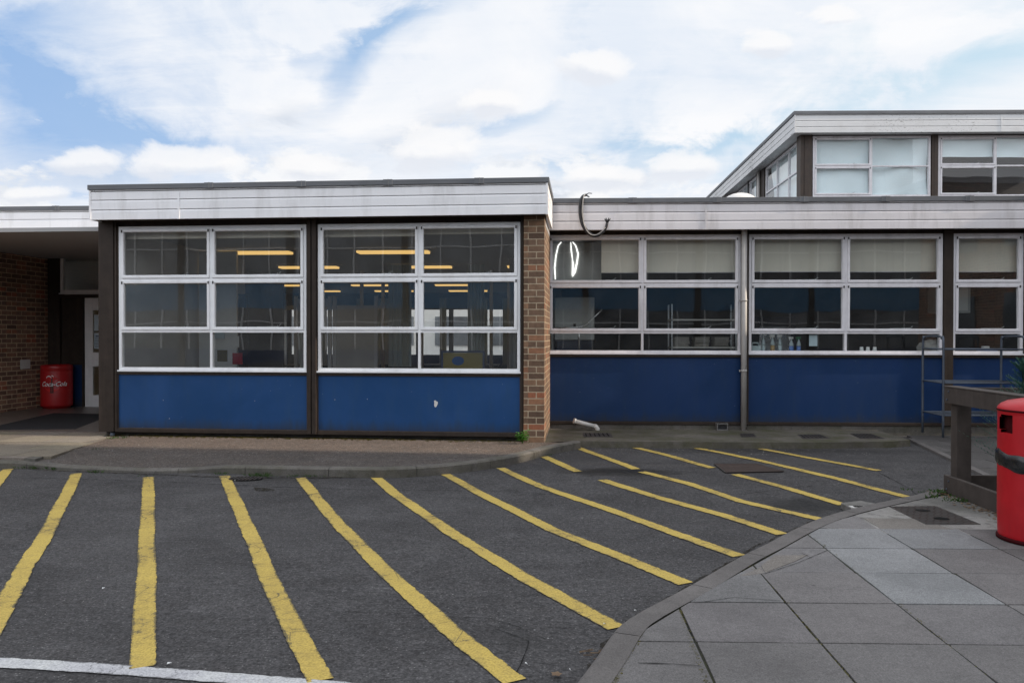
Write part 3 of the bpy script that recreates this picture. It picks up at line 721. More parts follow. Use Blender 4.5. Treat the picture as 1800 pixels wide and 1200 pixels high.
# inner window sill of the kitchen and the things on it
zs_ = bz_b+.03
MB(B).box(BS(964), BS(2150), -.34, -.062, zs_-.035, zs_).build('interior_sill', M['plastic_w'], school)
def sill(px, o=-.16): s = B.s(px, o, 610); return s
def bottle(px, h, r, head, fluid, label, spray=True, o=-.17):
    s = sill(px, o); P_ = B.p(s, o, zs_+.001)
    t = thing('spray_bottle' if spray else 'pump_bottle', P_, label, 'bottle', 'bottles on the kitchen window sill')
    c = tuple(P_)
    MB().lathe(c, [(r*.9, 0), (r, .01), (r, h*.34)], 16).build('liquid', M[fluid], t)
    MB().lathe(c, [(r, h*.343), (r*.98, h*.45), (r*.7, h*.6), (r*.32, h*.75), (r*.3, h*.8)], 16).build('bottle_body', M['milky'], t)
    k = MB(B)
    if spray:
        k.box(s-.045, s+.03, o-.012, o+.012, zs_+h*.83, zs_+h*.97); k.box(s-.012, s+.012, o-.01, o+.01, zs_+h*.8, zs_+h*.83)
        k.box(s-.035, s-.024, o-.006, o+.006, zs_+h*.7, zs_+h*.83)
    else:
        k.tube([(s, o, zs_+h*.8), (s, o, zs_+h)], .006, 8); k.tube([(s, o, zs_+h), (s+.05, o, zs_+h-.005)], .007, 8)
    k.build('spray_head' if spray else 'pump_head', M[head], t, bevel=.003)
# jerrycan
s = sill(1329); t = thing('jerrycan', B.p(s, -.18, zs_), 'small milky plastic jerrycan with a moulded handle, leftmost on the kitchen sill', 'jerrycan')
k = MB(B); k.box(s-.075, s+.075, -.25, -.12, zs_+.001, zs_+.085); k.build('can_body', M['milky'], t, bevel=.012)
k = MB(B); k.tube([(s-.06, -.185, zs_+.085), (s-.045, -.185, zs_+.13), (s+.035, -.185, zs_+.13), (s+.055, -.185, zs_+.085)], .013, 8); k.build('handle', M['milky'], t)
bottle(1342, .26, .030, 'cup', 'milky', 'pump bottle with a white nozzle beside the jerrycan', False)
bottle(1358, .27, .034, 'cup', 'amber', 'spray bottle holding amber liquid')
bottle(1371, .27, .030, 'cup', 'milky', 'clear spray bottle right behind the amber one', o=-.14)
bottle(1391, .235, .036, 'cup', 'bluefl', 'spray bottle of blue liquid with a white head')
bottle(1404, .235, .034, 'greenp', 'bluefl', 'spray bottle of blue liquid with a green head')
a_, b_ = B.s(1422.5, -.03), B.s(1437, -.03)
tag(MB(B).box(a_, b_, -.034, -.031, Bz(608), Bz(588.5)).build('paper_note', M['paper'], None), 'pale blank paper notice stuck to the lower kitchen window pane', 'notice')
for i, px in enumerate((1514.5, 1525.5, 1537.5)):
    s = sill(px, -.12); P_ = B.p(s, -.12, zs_+.001)
    tag(MB().lathe(tuple(P_), [(.034, 0), (.033, .006), (.026, .068), (.024, .07)], 18).build('cup', M['cup'], None), ['left of three upturned white cups on the kitchen sill', 'middle of three upturned white cups on the kitchen sill', 'right of three upturned white cups on the kitchen sill'][i], 'cup', 'white cups on the sill')
# crumpled towel
k = MB(); s = sill(1636); P_ = B.p(s, -.17, zs_)
bm = k.bm; bmesh.ops.create_icosphere(bm, subdivisions=4, radius=1)
for v in bm.verts:
    n_ = mnoise.noise(v.co*1.6)*.35+abs(mnoise.noise(v.co*4.1))*.3
    v.co = Vector((v.co.x*.17*(1+n_), v.co.y*.10*(1+n_), max(-.5, v.co.z)*.115*(1+n_)+.06)); v.co += P_
for f in bm.faces: f.smooth = True
tag(k.build('towel_bundle', M['cloth'], None, weld=False), 'crumpled grey towels heaped on the kitchen sill behind the rack', 'towels')
# small things on the right sill
t = thing('food_packet', B.p(sill(1738), -.17, zs_), 'small blue and white packet on the rightmost kitchen sill', 'packet')
s = sill(1738); MB(B).box(s-.16, s+.12, -.22, -.12, zs_+.001, zs_+.045).build('packet_body', M['bluefl'], t, bevel=.008); MB(B).box(s-.10, s+.0, -.2, -.13, zs_+.046, zs_+.085).build('packet_top', M['cup'], t, bevel=.01)

# downpipe
s = BS(1307.5, .10); 
t = thing('downpipe', B.p(s, .10, .05), 'tall grey white rainwater downpipe between the two large kitchen windows', 'downpipe')
MB(B).tube([(s, .112, .07), (s, .112, bfb+.03)], .044, 20).build('pipe', M['pipe'], t)
for z in (1.0, 2.1): MB(B).tube([(s, .112, z), (s, .112, z+.03)], .048, 20).box(s-.06, s+.06, .053, .067, z, z+.03).build('bracket', M['pipe'], t)
# white waste pipe
ap = .085
t = thing('waste_pipe', B.p(BS(1050, .2), .2, ap), 'short white plastic waste pipe sloping to an elbow on the apron by the brick pier', 'pipe')
k = MB(B); p0 = (BS(1011, .30), .30, B.z(1011, 740, .30)); p1 = (BS(1047, .22), .22, B.z(1047, 749.5, .22)); p2 = (BS(1050.5, .22), .22, B.z(1051, 754, .22)); p3 = (p2[0], .22, ap-.02)
k.tube([p0, p1], .034, 16).build('pipe', M['plastic_w'], t)
d_ = Vector(p1)-Vector(p0); k = MB(B); k.tube([tuple(Vector(p0)-d_*.06), tuple(Vector(p0)+d_*.02)], .043, 16).build('socket', M['plastic_w'], t)
k = MB(B); k.tube([tuple(Vector(p0)+d_*.93), p1, p2, p3], .040, 16).build('elbow', M['plastic_w'], t)
# small gully hopper by the pipe
t = thing('drain_hopper', B.p(BS(1272, .2), .2, ap), 'small dark drain hopper with a pale rim at the wall foot left of the downpipe', 'drain')
s = BS(1272, .2); k = MB(B); ring(k, s-.085, s+.085, .13, .15, ap, ap+.11, .014); k.box(s-.085, s+.085, .02, .13, ap, ap+.012); k.box(s-.085, s-.075, .02, .13, ap, ap+.11); k.box(s+.075, s+.085, .02, .13, ap, ap+.11); k.build('hopper_rim', M['galv2'], t, bevel=.003)
MB(B).box(s-.071, s+.071, .03, .12, ap+.013, ap+.075).build('hopper_inside', M['black'], t)
# cable loop over the fascia
q = lambda x, y, o=.36: (B.s(x, o), o, B.z(x, y, o))
pts = [q(1029, 343, .20), q(1024, 345, .33), q(1020.5, 352), q(1019, 365), q(1019.5, 379), q(1023, 394), q(1030, 406), q(1039, 413.5), q(1049, 414.5), q(1058, 409), q(1064, 401), q(1067, 392)]
def smooth(pts, n=4):
    P_ = [Vector(p) for p in pts]; out = []
    for i in range(len(P_)-1):
        a, b, c, d = P_[max(i-1, 0)], P_[i], P_[i+1], P_[min(i+2, len(P_)-1)]
        for j in range(n):
            u = j/n; out.append(tuple(.5*((2*b)+(c-a)*u+(2*a-5*b+4*c-d)*u*u+(3*b-a-3*c+d)*u**3)))
    out.append(tuple(P_[-1])); return out
pts = smooth(pts)
t = thing('cable_loop', B.p(B.s(1019, .36), .36, 3.0), 'thick black cable looping down over the white fascia of the kitchen wing', 'cable')
MB(B).tube(pts, .021, 10).build('cable_sheath', M['cable'], t)
M['cable_w'] = painted('white_core_cable', (.35,.33,.31), .5, .1)
MB(B).tube([(p[0]+.03*math.sin(i*.15)+.012, p[1]+.018, p[2]+.01) for i, p in enumerate(pts[2:-4])], .0075, 6).build('thin_wire', M['cable_w'], t)
MB(B).tube([(p[0]+.022, p[1]-.005, p[2]+.015) for p in pts[:-3]], .012, 6).build('thin_wire', M['cable'], t)
k = MB(B); e = Vector(pts[-1])
for dx, dz in ((-.042, .06), (-.02, .075), (0, .05), (.025, .075), (.05, .065)):
    k.tube([tuple(e-Vector((0,0,.02))), tuple(e+Vector((dx*.5, .01, dz*.6))), tuple(e+Vector((dx, .015, dz)))], .010, 6)
k.build('frayed_end', M['cable'], t)
k = MB(B); b0 = Vector(pts[0]); k.tube([tuple(b0), tuple(b0+Vector((.05, -.02, .035))), tuple(b0+Vector((.10, -.03, .03)))], .008, 6); k.tube([tuple(b0), tuple(b0+Vector((.06, .0, -.03)))], .012, 6); k.build('cable_tail', M['galv'], t)

# ================================================================== UPPER BLOCK U
US = lambda px, o=0.: U.s(px, o)
Uz = lambda py, o=0., px=1600: U.z(px, py, o)
uft, ufb = Uz(194.5, .35), Uz(232.5, .35)
uwt, uwb = Uz(239, 0), Uz(344.5, 0)
ut = Uz(292)
usL = US(1405)
window(U, US(1427.5), US(1634), uwb-.02, uwt, [US(1530.5)], [ut], fixed=(), mat='white_b', gl='glass_u', fixedcols=(1,), fw=.05)
window(U, US(1647.5), US(1853), uwb-.02, uwt, [US(1748.5)], [ut], fixed=(), mat='white_b', gl='glass_u', fixedcols=(1,), fw=.05)
window(U, US(1867), US(2072), uwb-.02, uwt, [US(1969)], [ut], fixed=(), mat='white_b', gl='glass_u', fixedcols=(1,), fw=.05)
for a, b in ((1405, 1425), (1635.5, 1646), (1854.5, 1865.5)):
    MB(U).box(US(a), US(b), -.25, .05, 3.6, ufb+.03).build('post', M['brown_w'], school, bevel=.004)
    MB(U).box(US(a)+(US(b)-US(a))*.3, US(a)+(US(b)-US(a))*.34, .05, .058, 3.6, ufb+.02).build('post_trim', M['brown'], school)
for a, b in ((1426, 1634.8), (1646.6, 1854), (1866, 2080)):
    MB(U).box(US(a), US(b), -.2, -.012, uwt+.001, ufb+.03).build('head_rail', M['brown'], school); MB(U).box(US(a), US(b), -.2, -.012, 3.6, uwb-.045).build('sill_rail', M['brown'], school)
fascia(U, US(1395.5, .35), US(2100, .35), ufb, uft, .35, M['fascia_u'], jx=(US(1758.5, .35),), fl=.085, laps=())
MB(U).box(US(1398, .35), US(2098, .35), -.2, .31, ufb+.052, ufb+.06).build('soffit', M['brown'], school)
# side of the upper block: its own frame running back
c0w = U.p(US(1395.5, .35), .35, 0)
# end of the side fascia seen at px 1245
d = ray(1248, 341); tt = (uft-H)/d.z; far = Vector((d.x*tt, d.y*tt, 0))
dv = (far-Vector((c0w.x, c0w.y, 0))).normalized()
S = Frame((0,0), 0); S.O = Vector((c0w.x, c0w.y, 0)); S.u = dv; S.n = Vector((-dv.y, dv.x, 0))   # faces left
fl_ = (far-Vector((c0w.x, c0w.y, 0))).length+2
m = MB(S); zt = uft-.085; hs = [ufb, ufb+(zt-ufb)*.33, ufb+(zt-ufb)*.66, zt]
for i in range(3): m.box(.002, fl_, -.03, 0, hs[i]+.002, hs[i+1]-.016); m.box(.01, fl_, -.03, -.014, hs[i+1]-.016, hs[i+1]-.003)
m.box(.35, fl_, -.5, -.03, ufb+.03, ufb+.05)
for q_ in (4.5, 9.): m.box(q_, q_+.05, -.01, .008, ufb, zt-.01)
m.build('fascia', M['fascia_u'], school)
MB(S).box(0.12, fl_+.02, -.12, .022, zt+.001, uft).build('roof_edge_flashing', M['flash'], school)
W2 = Frame((0,0), 0); W2.u = S.u; W2.n = S.n; W2.O = S.O - S.n*.35
sS = lambda px: (lambda d_: ((d_*( W2.O.dot(W2.n)/d_.dot(W2.n))-W2.O).dot(W2.u)))(ray(px, 320))
a1, b1 = sS(1403.5), sS(1346.5); a2, b2 = sS(1331), sS(1296)
window(W2, a1, b1, uwb-.02, uwt, [a1+(b1-a1)*.27, a1+(b1-a1)*.62], [ut], fixed=(0,1), mat='white_b', gl='glass_u', fw=.06, stays=False)
window(W2, a2, b2, uwb-.02, uwt, [a2+(b2-a2)*.33, a2+(b2-a2)*.66], [ut], fixed=(0,1), mat='white_b', gl='glass_u', fw=.06, stays=False)
MB(W2).box(b1+.05, a2-.05, -.2, .04, 3.6, ufb+.03).build('post', M['brown'], school); MB(W2).box(b2+.05, fl_, -.2, .0, 3.6, ufb+.03).build('side_wall', M['brown'], school)
MB(W2).box(.36, b2+.05, -.2, -.02, uwt+.005, ufb+.03).build('head_rail', M['brown'], school); MB(W2).box(.36, b2+.05, -.2, -.02, 3.6, uwb-.05).build('sill_rail', M['brown'], school)
MB(W2).tube([((b1+a2)/2, .09, 3.6), ((b1+a2)/2, .09, ufb)], .05, 12).build('rainwater_pipe', M['pipe'], school)
k = MB(); c_ = S.O+S.u*.35-S.n*.35
pr = U.p(US(2100), -.2, 0); pl = S.O+S.u*fl_-S.n*.12; pk = pr+S.u*fl_
k.prism([(c_.x, c_.y), (pr.x, pr.y), (pk.x, pk.y), (pl.x, pl.y)], uft-.12, uft-.06); k.build('roof', M['roof'], school)
k = MB(); k.prism([(c_.x, c_.y), (pr.x, pr.y), (pk.x, pk.y), (pl.x+.2, pl.y)], 3.62, 3.68); k.build('interior_floor', M['infloor'], school)
k = MB(); 
back = [U.p(usL+.3, -6, 0), U.p(US(2100), -6, 0)]
MB(U).box(usL+.35, US(2100), -6.1, -6, 3.7, uft-.13).build('interior_wall', M['inwall_dk'], school)
# curtains / blinds upstairs
def drape(W, s0, s1, z0, z1, o, amp, label, group='pale blinds in the upper windows', sag=None):
    k = MB(W); nx, nz = 40, 10; g = []
    for i in range(nx+1):
        for j in range(nz+1):
            x = s0+(s1-s0)*i/nx; z = z0+(z1-z0)*j/nz
            f = math.sin((i/nx*2.2-j/nz*1.6)*3.0)+.5*math.sin((i/nx*4+j/nz*3)*2.1)
            g.append(k.bm.verts.new(W.p(x, o+amp*f, z)))
    for i in range(nx):
        for j in range(nz):
            f = k.bm.faces.new((g[i*(nz+1)+j], g[(i+1)*(nz+1)+j], g[(i+1)*(nz+1)+j+1], g[i*(nz+1)+j+1])); f.smooth = True
    return tag(k.build('window_blind', M['curtain'], None, weld=False), label, 'blind', group)
drape(U, US(1430), US(1528), uwb, uwt, -.10, .012, 'pale blue blind fully down in the left half of the first upper window')
drape(U, US(1532), US(1632), uwb, uwt, -.10, .035, 'creased pale blue sheet hanging in the right half of the first upper window')
drape(U, US(1650), US(1747), Uz(275), uwt, -.10, .012, 'pale blind half raised in the left half of the second upper window')
drape(U, US(1751), US(1852), Uz(276), uwt, -.10, .02, 'pale blind half raised at the right edge of the photo upstairs')
drape(W2, a1+.05, b1-.3, uwb, uwt, -.12, .03, 'pale curtain behind the nearer side window of the raised block')
drape(W2, a2+.3, b2-.1, uwb, uwt, -.12, .03, 'pale curtain behind the farther side window of the raised block')
# rooflight dome on the low roof
P_ = B.p(B.s(1300, -1.2), -1.2, bft-.05)
t = thing('rooflight', P_, 'shallow white domed rooflight on the flat kitchen roof', 'rooflight')
k = MB(); rr_ = .37
k.lathe((P_.x, P_.y, P_.z), [(rr_*1.12, 0), (rr_*1.12, .06), (rr_, .075)], 32).build('curb', M['plastic_w'], t)
zt_ = B.z(1300, 339.5, -1.2)-P_.z
MB().lathe((P_.x, P_.y, P_.z), [(rr_*math.cos(a*math.pi/16), .076+(zt_-.076)*math.sin(a*math.pi/16)) for a in range(8)]+[(.001, zt_)], 32).build('dome', M['plastic_w'], t)

# ================================================================== ENTRANCE WING E
ES = lambda px, o=0.: E.s(px, o, 600)
of = 2.05
efb, eft = E.z(100, 415.3, of), E.z(100, 362.5, of)
fascia(E, -6, A.p(AS(160, .3), -2.4, 0).x-E.O.x, efb, eft, of, M['fascia_a'], laps=(E.s(100, of),), fl=.075)
MB(E).box(-6, 3.3, .02, of-.03, efb+.055, efb+.075).build('soffit', M['soffit'], school)
MB(E).box(-6, 3.5, -3, of-.1, eft-.13, eft-.06).build('roof', M['roof'], school)
MB(E).tube([(E.s(128, 1.0, 450), 1.0, efb+.03), (E.s(128, 1.0, 450), 1.0, efb+.056)], .12, 20).build('soffit_lamp', M['inwall_dk'], school)
zE = lambda px, py, o=0.: E.z(px, py, o)
door_top, door_bot = zE(160, 521), .1
# brick side wall running forward
xw = G(95, 715, .1)
BW = Frame((0,0), 0); g0 = G(0, 727, .1); g1 = G(95, 714.5, .1); dv = (g1-g0).normalized()
BW.O = Vector((g1.x, g1.y, 0)); BW.u = -dv; BW.n = Vector((dv.y, -dv.x, 0))
MB(BW).box(0, 1.75, -.3, 0, 0, efb+.054).box(1.75, 7, -.3, 0, 0, efb+.054).build('brick_wall', M['brick2'], school)
s_, z_ = BW.s, BW.z
dd = ray(44, 640); tq = BW.O.dot(BW.n)/dd.dot(BW.n); qq = dd*tq; ss = (qq-BW.O).dot(BW.u); zz = qq.z+H
tag(MB(BW).box(ss-.13, ss+.13, .0, .012, zz-.09, zz+.09).build('vent_plate', M['inwall'], None, bevel=.004), 'small pale square plate on the brick wall by the entrance', 'plate')
# back wall of the recess
MB(E).box(ES(95)-.1, ES(107), -.12, .04, .0, efb+.054).build('post', M['brown'], school)
window(E, ES(107), ES(107)+2.4, zE(140, 515), zE(140, 443), [], [], fixed=(0,), mat='white', gl='glass_b', fw=.06)
MB(E).box(ES(107)+.002, 3.3, -.12, .02, zE(140, 443)+.005, efb+.054).box(ES(107)+.002, 3.3, -.12, .03, zE(140, 515)-.10, zE(140, 515)-.03).box(ES(145.5), ES(148)-.002, -.1, .035, .1, zE(140, 515)-.101).build('timber_rail', M['brown'], school)
MB(E).box(ES(107)+.003, ES(145.5)-.002, -.1, -.01, zE(120, 641), zE(120, 641)+.05).build('timber_rail', M['brown'], school)
MB(E).box(ES(107)+.003, ES(145.5)-.002, -.1, -.03, .1, zE(120, 641)-.001).build('blue_panel', M['blue_dk'], school)
MB(E).box(ES(107)+.003, ES(145.5)-.002, -.1, -.02, zE(120, 641)+.051, zE(140, 515)-.102).build('dark_panel', M['brown'], school)
# door
d0, d1 = ES(149), ES(149)+.86
sk = MB(E); st = ES(163)-d0
zg = [zE(163, 545), zE(163, 619), zE(163, 644), zE(163, 694)]
sk.box(d0, d0+st, -.05, .0, .12, door_top); sk.box(d1-st, d1, -.05, 0, .12, door_top)
for a, b in ((.12, zg[3]), (zg[2], zg[1]), (zg[0], door_top)): sk.box(d0+st, d1-st, -.05, .0, a, b)
door = sk.build('door', M['white'], school, bevel=.004)
for a, b in ((zg[3], zg[2]), (zg[1], zg[0])): MB(E).sheet(d0+st, d1-st, -.027, a, b).build('pane', M['glass_b'], door)
MB(E).box(d0+st+.02, d0+st+.32, -.019, -.016, zE(170, 581), zE(170, 553)).build('notice', M['paper'], door)
MB(E).box(d0+st+.02, d0+st+.32, -.0192, -.0165, zE(170, 613), zE(170, 585)).build('notice', M['paper'], door)
k = MB(E); zn = zE(170, 592)
def textmesh(body, size, shear=0):
    cu = bpy.data.curves.new('lettering', 'FONT'); cu.body = body; cu.size = size; cu.shear = shear; cu.align_x = 'CENTER'; cu.align_y = 'CENTER'; cu.resolution_u = 3
    ob = bpy.data.objects.new('lettering', cu); col.objects.link(ob); bpy.context.view_layer.update()
    dg = bpy.context.evaluated_depsgraph_get(); me = ob.evaluated_get(dg).to_mesh()
    vs = [v.co.copy() for v in me.vertices]; fs = [tuple(p.vertices) for p in me.polygons]
    ob.evaluated_get(dg).to_mesh_clear(); bpy.data.objects.remove(ob); bpy.data.curves.remove(cu); return vs, fs
for j in range(7): k.box(d0+st+.04, d0+st+.14+random.uniform(0, .14), -.0155, -.0145, zn-.03-j*.03, zn-.02-j*.03)
k.box(d0+st+.05, d0+st+.2, -.0155, -.0145, zn+.0, zn+.03); k.build('print', M['ink'], door)
MB(E).box(d1+.02, 3.3, -.12, -.04, .1, zE(140, 515)-.102).build('dark_panel', M['brown'], school)
MB(E).box(ES(107), 3.3, -2.2, -2.1, .1, 3.0).build('interior_wall', M['inwall_dk'], school)
MB(E).box(ES(107), 3.3, -.12, .06, .06, .118).build('door_step', M['kerb'], school)

# ================================================================== GROUND
# road sheet to the horizon
gb1 = G(1085, 829); gb2 = G(1400, 882); gb3 = G(1050, 836); gb4 = G(1480, 888)
M['road'] = asphalt('car_park_asphalt', (.043,.041,.042), (.079,.076,.077), [(gb1.x+.05, gb1.y, .85, .34, 1.7), (gb2.x+.1, gb2.y-.1, .7, .5, 1.4), (gb4.x-.1, gb4.y, .36, .22, 1.1),
    (G(600, 1020).x, G(600, 1020).y, .2, .12, .25), (G(280, 1018).x, G(280, 1018).y, .3, .09, .45), (G(360, 1015).x, G(360, 1015).y, .25, .03, .4), (G(1300, 790).x+.4, G(1300, 790).y-.05, 3.0, .36, .6), (G(480, 842).x, G(480, 842).y, .9, .14, .6), (G(900, 1125).x, G(900, 1125).y, .35, .3, .35)])
k = MB()
ng = 120
xs_ = [-120, -60, -30]+[-16+.4*i for i in range(76)]+[22, 40, 80, 120]; ys_ = [-80, -40, -14]+[-4+.4*i for i in range(45)]+[20, 40, 80, 300]
def rz(x, y):
    if -16 < x < 14 and -4 < y < 13: return .010*mnoise.noise(Vector((x*.55, y*.55, 0)))-.004
    return -.004
gv = [[k.bm.verts.new((x, y, rz(x, y))) for y in ys_] for x in xs_]
for i in range(len(xs_)-1):
    for j in range(len(ys_)-1): f = k.bm.faces.new((gv[i][j], gv[i+1][j], gv[i+1][j+1], gv[i][j+1])); f.smooth = True
road = struct(k.build('road', M['road'], None, origin=(0,0,0)), 'worn dark asphalt car park surface')
def onroad(p, dz): return (p[0], p[1], rz(p[0], p[1])+dz)

# painted lines
def line(pts, w, mat, name, label, seed, dz=.006, drag=.5):
    rnd = random.Random(seed); P_ = [G(*p) for p in pts]; C_ = []
    for i in range(len(P_)-1):
        ln = (P_[i+1]-P_[i]).length; n = max(2, int(ln/.035))
        for j in range(n): C_.append(P_[i].lerp(P_[i+1], j/n))
    C_.append(P_[-1]); k = MB(); rows_ = []; wob = seed*3.7
    for i, c in enumerate(C_):
        d = (C_[min(i+1, len(C_)-1)]-C_[max(i-1, 0)]).normalized(); n = Vector((-d.y, d.x, 0))
        s_ = i*.035
        lat = (.011*mnoise.noise(Vector((s_*.9, wob, 0)))+.004*mnoise.noise(Vector((s_*4, wob, 3))))
        fadein = min(1, s_/.25, (len(C_)-1-i)*.035/.25)
        cc = c+n*lat*fadein
        wl = w/2*(1+.10*mnoise.noise(Vector((s_*1.8, wob, 7)))) + .009*mnoise.noise(Vector((s_*22, wob, 9)))*rnd.uniform(.5, 1.3)
        wr = w/2*(1+.10*mnoise.noise(Vector((s_*1.8, wob, 17)))) + .009*mnoise.noise(Vector((s_*22, wob, 19)))*rnd.uniform(.5, 1.3)
        rows_.append([cc-n*wl, cc-n*wl*.72, cc+n*wr*.72, cc+n*wr])
    tn = [(0,)*3, (1,)*3, (1,)*3, (0,)*3]
    for i in range(len(rows_)-1):
        for j in range(3):
            q = [rows_[i][j], rows_[i][j+1], rows_[i+1][j+1], rows_[i+1][j]]; tt_ = [tn[j], tn[j+1], tn[j+1], tn[j]]
            e = [0]*4
            if i < 3: tt_ = [tuple(min(v, .6) for v in x) for x in tt_]
            k.poly([onroad(p, dz) for p in q], tone=tt_, smooth=True)
    return struct(k.build(name, M[mat], None, origin=(P_[0].x, P_[0].y, 0)), label)
YL = [([(14, 824), (-40, 890), (-90, 960)], .118, 'yellow line cut off by the left edge, nearest the entrance'),
      ([(134, 832), (88, 925), (42, 1000), (0, 1075), (-60, 1185)], .118, 'first full yellow line slanting down to the left edge'),
      ([(261, 838), (260, 905), (257, 985), (254, 1085), (251, 1172)], .118, 'yellow line pointing straight at the camera, third from the left'),
      ([(394, 836), (420, 893), (460, 985), (508, 1090), (563, 1196)], .118, 'yellow line starting beside the kerb drain grating'),
      ([(528, 840), (595, 920), (680, 1005), (790, 1105), (905, 1197)], .12, 'longest yellow line, ending at the bottom centre'),
      ([(660, 838), (700, 872), (800, 940), (930, 1020), (1083, 1103)], .12, 'yellow line ending at the lowest kerb joint on the right'),
      ([(780, 831), (850, 870), (970, 930), (1090, 977), (1205, 1026)], .12, 'yellow line ending halfway along the curved kerb, seventh from the left'),
      ([(880, 822), (950, 853), (1060, 892), (1180, 935), (1300, 977)], .12, 'yellow line ending at the kerb above the mended crack, eighth from the left'),
      ([(955, 802), (986, 816), (1016, 829)], .12, 'short yellow line stopping at the dark puddle stain'),
      ([(1058, 843), (1150, 872), (1270, 905), (1375, 939)], .12, 'yellow line running from the puddle stain to the kerb'),
      ([(1013, 785), (1060, 803), (1118, 825)], .12, 'yellow line starting at the tip of the front kerb and ending at the puddle stain'),
      ([(1128, 829.5), (1210, 850), (1300, 880), (1443, 912)], .12, 'yellow line carrying on from the puddle stain to the kerb below the stone gully'),
      ([(1113, 785), (1180, 802), (1252, 822)], .12, 'short yellow line stopping at the rusty cover'),
      ([(1292, 833), (1380, 856), (1482, 886)], .12, 'yellow line from the rusty cover to the stone gully'),
      ([(1225, 787), (1330, 808), (1470, 840), (1595, 873)], .12, 'long yellow line passing behind the rusty cover'),
      ([(1335, 788), (1430, 806), (1545, 827)], .12, 'rightmost yellow line nearest the kitchen wall')]
for i, (pts, w, lb) in enumerate(YL): line(pts, w, 'yline', 'yellow_line', lb, i+1)
line([(-60, 1161), (150, 1172), (350, 1187), (600, 1207), (800, 1226)], .105, 'wline', 'white_line', 'white painted line across the bottom left corner', 31)

# cracks and seams in the tarmac
def ribbon(pts, w, name, mat, label, z=.0045, seed=0, plane=0., jit=.02):
    P_ = [G(*p, plane) for p in pts]; C_ = []; k = MB()
    for i in range(len(P_)-1):
        n = max(2, int((P_[i+1]-P_[i]).length/.06))
        for j in range(n): C_.append(P_[i].lerp(P_[i+1], j/n))
    C_.append(P_[-1]); rw = []
    for i, c in enumerate(C_):
        d = (C_[min(i+1, len(C_)-1)]-C_[max(i-1, 0)]).normalized(); n = Vector((-d.y, d.x, 0))
        c = c+n*jit*mnoise.noise(Vector((i*.35, seed*5.1, 0))); ww = w*(.35+1.1*abs(mnoise.noise(Vector((i*.5, seed, 2)))))
        rw.append((c-n*ww, c+n*ww))
    for i in range(len(rw)-1):
        q = [rw[i][0], rw[i][1], rw[i+1][1], rw[i+1][0]]
        k.poly([onroad(p, z) if plane == 0 else (p.x, p.y, plane+z) for p in q])
    return k.build(name, M[mat], road if plane == 0 else pav)
for i, (pts, w) in enumerate(((((0, 838), (160, 842), (300, 847), (470, 855), (640, 860)), .008), (((640, 860), (760, 861), (900, 862), (960, 868)), .006),
        (((1130, 866), (1300, 868), (1430, 852)), .005), (((870, 1105), (930, 1125), (905, 1200)), .004), (((0, 1050), (120, 1046)), .003), (((250, 935), (330, 930), (400, 915)), .003),
        (((1545, 830), (1590, 852), (1612, 868)), .006), (((720, 1080), (860, 1085), (960, 1120)), .003), (((570, 1072), (700, 1078)), .003))):
    ribbon(pts, w, 'tarmac_crack', 'seam', '', seed=i)
def gutter(pts, w, nm, label, seed, z=.0052):
    o = ribbon(pts, w, nm, 'seam', '', z, seed, 0., .03); o.data.materials.clear(); o.data.materials.append(M['dirt']); return o
def dirtmat():
    m, t, o = nt('gutter_dirt'); v = wpos(t)
    n = noise(t, v, 9, 6, .75); f = noise(t, v, 60, 3, .7)
    a = mixc(t, ramp(t, f, [(.35, bw(0)), (.65, bw(1))]), (.012,.011,.009), (.045,.038,.028))
    p = prin(t, o, a, .95, 0, bump(t, f, .8, .008), 0, .15)
    tr = t.nodes.new('ShaderNodeBsdfTransparent'); mx = t.nodes.new('ShaderNodeMixShader')
    L(t, ramp(t, math_(t, 'ADD', math_(t, 'MULTIPLY', n, .7), math_(t, 'MULTIPLY', f, .3)), [(.42, bw(0)), (.56, bw(.85))]), mx.inputs[0]); L(t, tr.outputs[0], mx.inputs[1]); L(t, p.outputs[0], mx.inputs[2]); L(t, mx.outputs[0], o.inputs[0]); return m
M['dirt'] = dirtmat()
gutter([(-40, 817), (60, 822), (124, 828), (267, 833), (400, 839), (555, 840), (700, 836), (800, 828), (900, 812), (960, 798), (1012, 784), (1150, 782), (1300, 782), (1560, 782)], .055, 'gutter_dirt', '', 3)
gutter([(1020, 1200), (1060, 1140), (1098, 1098), (1160, 1060), (1240, 1012), (1340, 955), (1430, 915), (1500, 893)], .022, 'gutter_dirt', '', 8)

# ---- footpath in front of wing A
back = [(-60, 768), (0, 768), (177, 768), (300, 769), (700, 774), (925, 778), (957, 779)]
kb = [(-60, 806), (0, 808), (60, 810), (124, 816), (200, 820), (267, 822), (333, 821), (400, 817), (470, 817.5), (533, 818.5), (667, 820), (740, 817), (800, 812), (860, 804), (905, 796), (950, 785), (985, 778), (1008, 774)]
kz = [.09, .085, .07, .055, .04, .035, .04, .07, .09, .095, .1, .1, .1, .1, .1, .1, .1, .1]
KB = [G(x, y, z) for (x, y), z in zip(kb, kz)]
def refine(Ps, n=5):
    out = [Vector(p) for p in smooth(Ps, n)]; return out
KB = refine([tuple(p) for p in KB])
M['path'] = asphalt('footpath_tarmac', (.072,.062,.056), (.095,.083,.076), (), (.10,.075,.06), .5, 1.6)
k = MB(); yb = A.p(0, -.1, 0)
def wall_pt(x):   # back edge point with this x along wing A wall or its extension
    s_ = (x-A.O.x)/A.u.x; return A.p(s_, -.12, .1)
path_pts = [p for p in KB if p.x > -8.5]
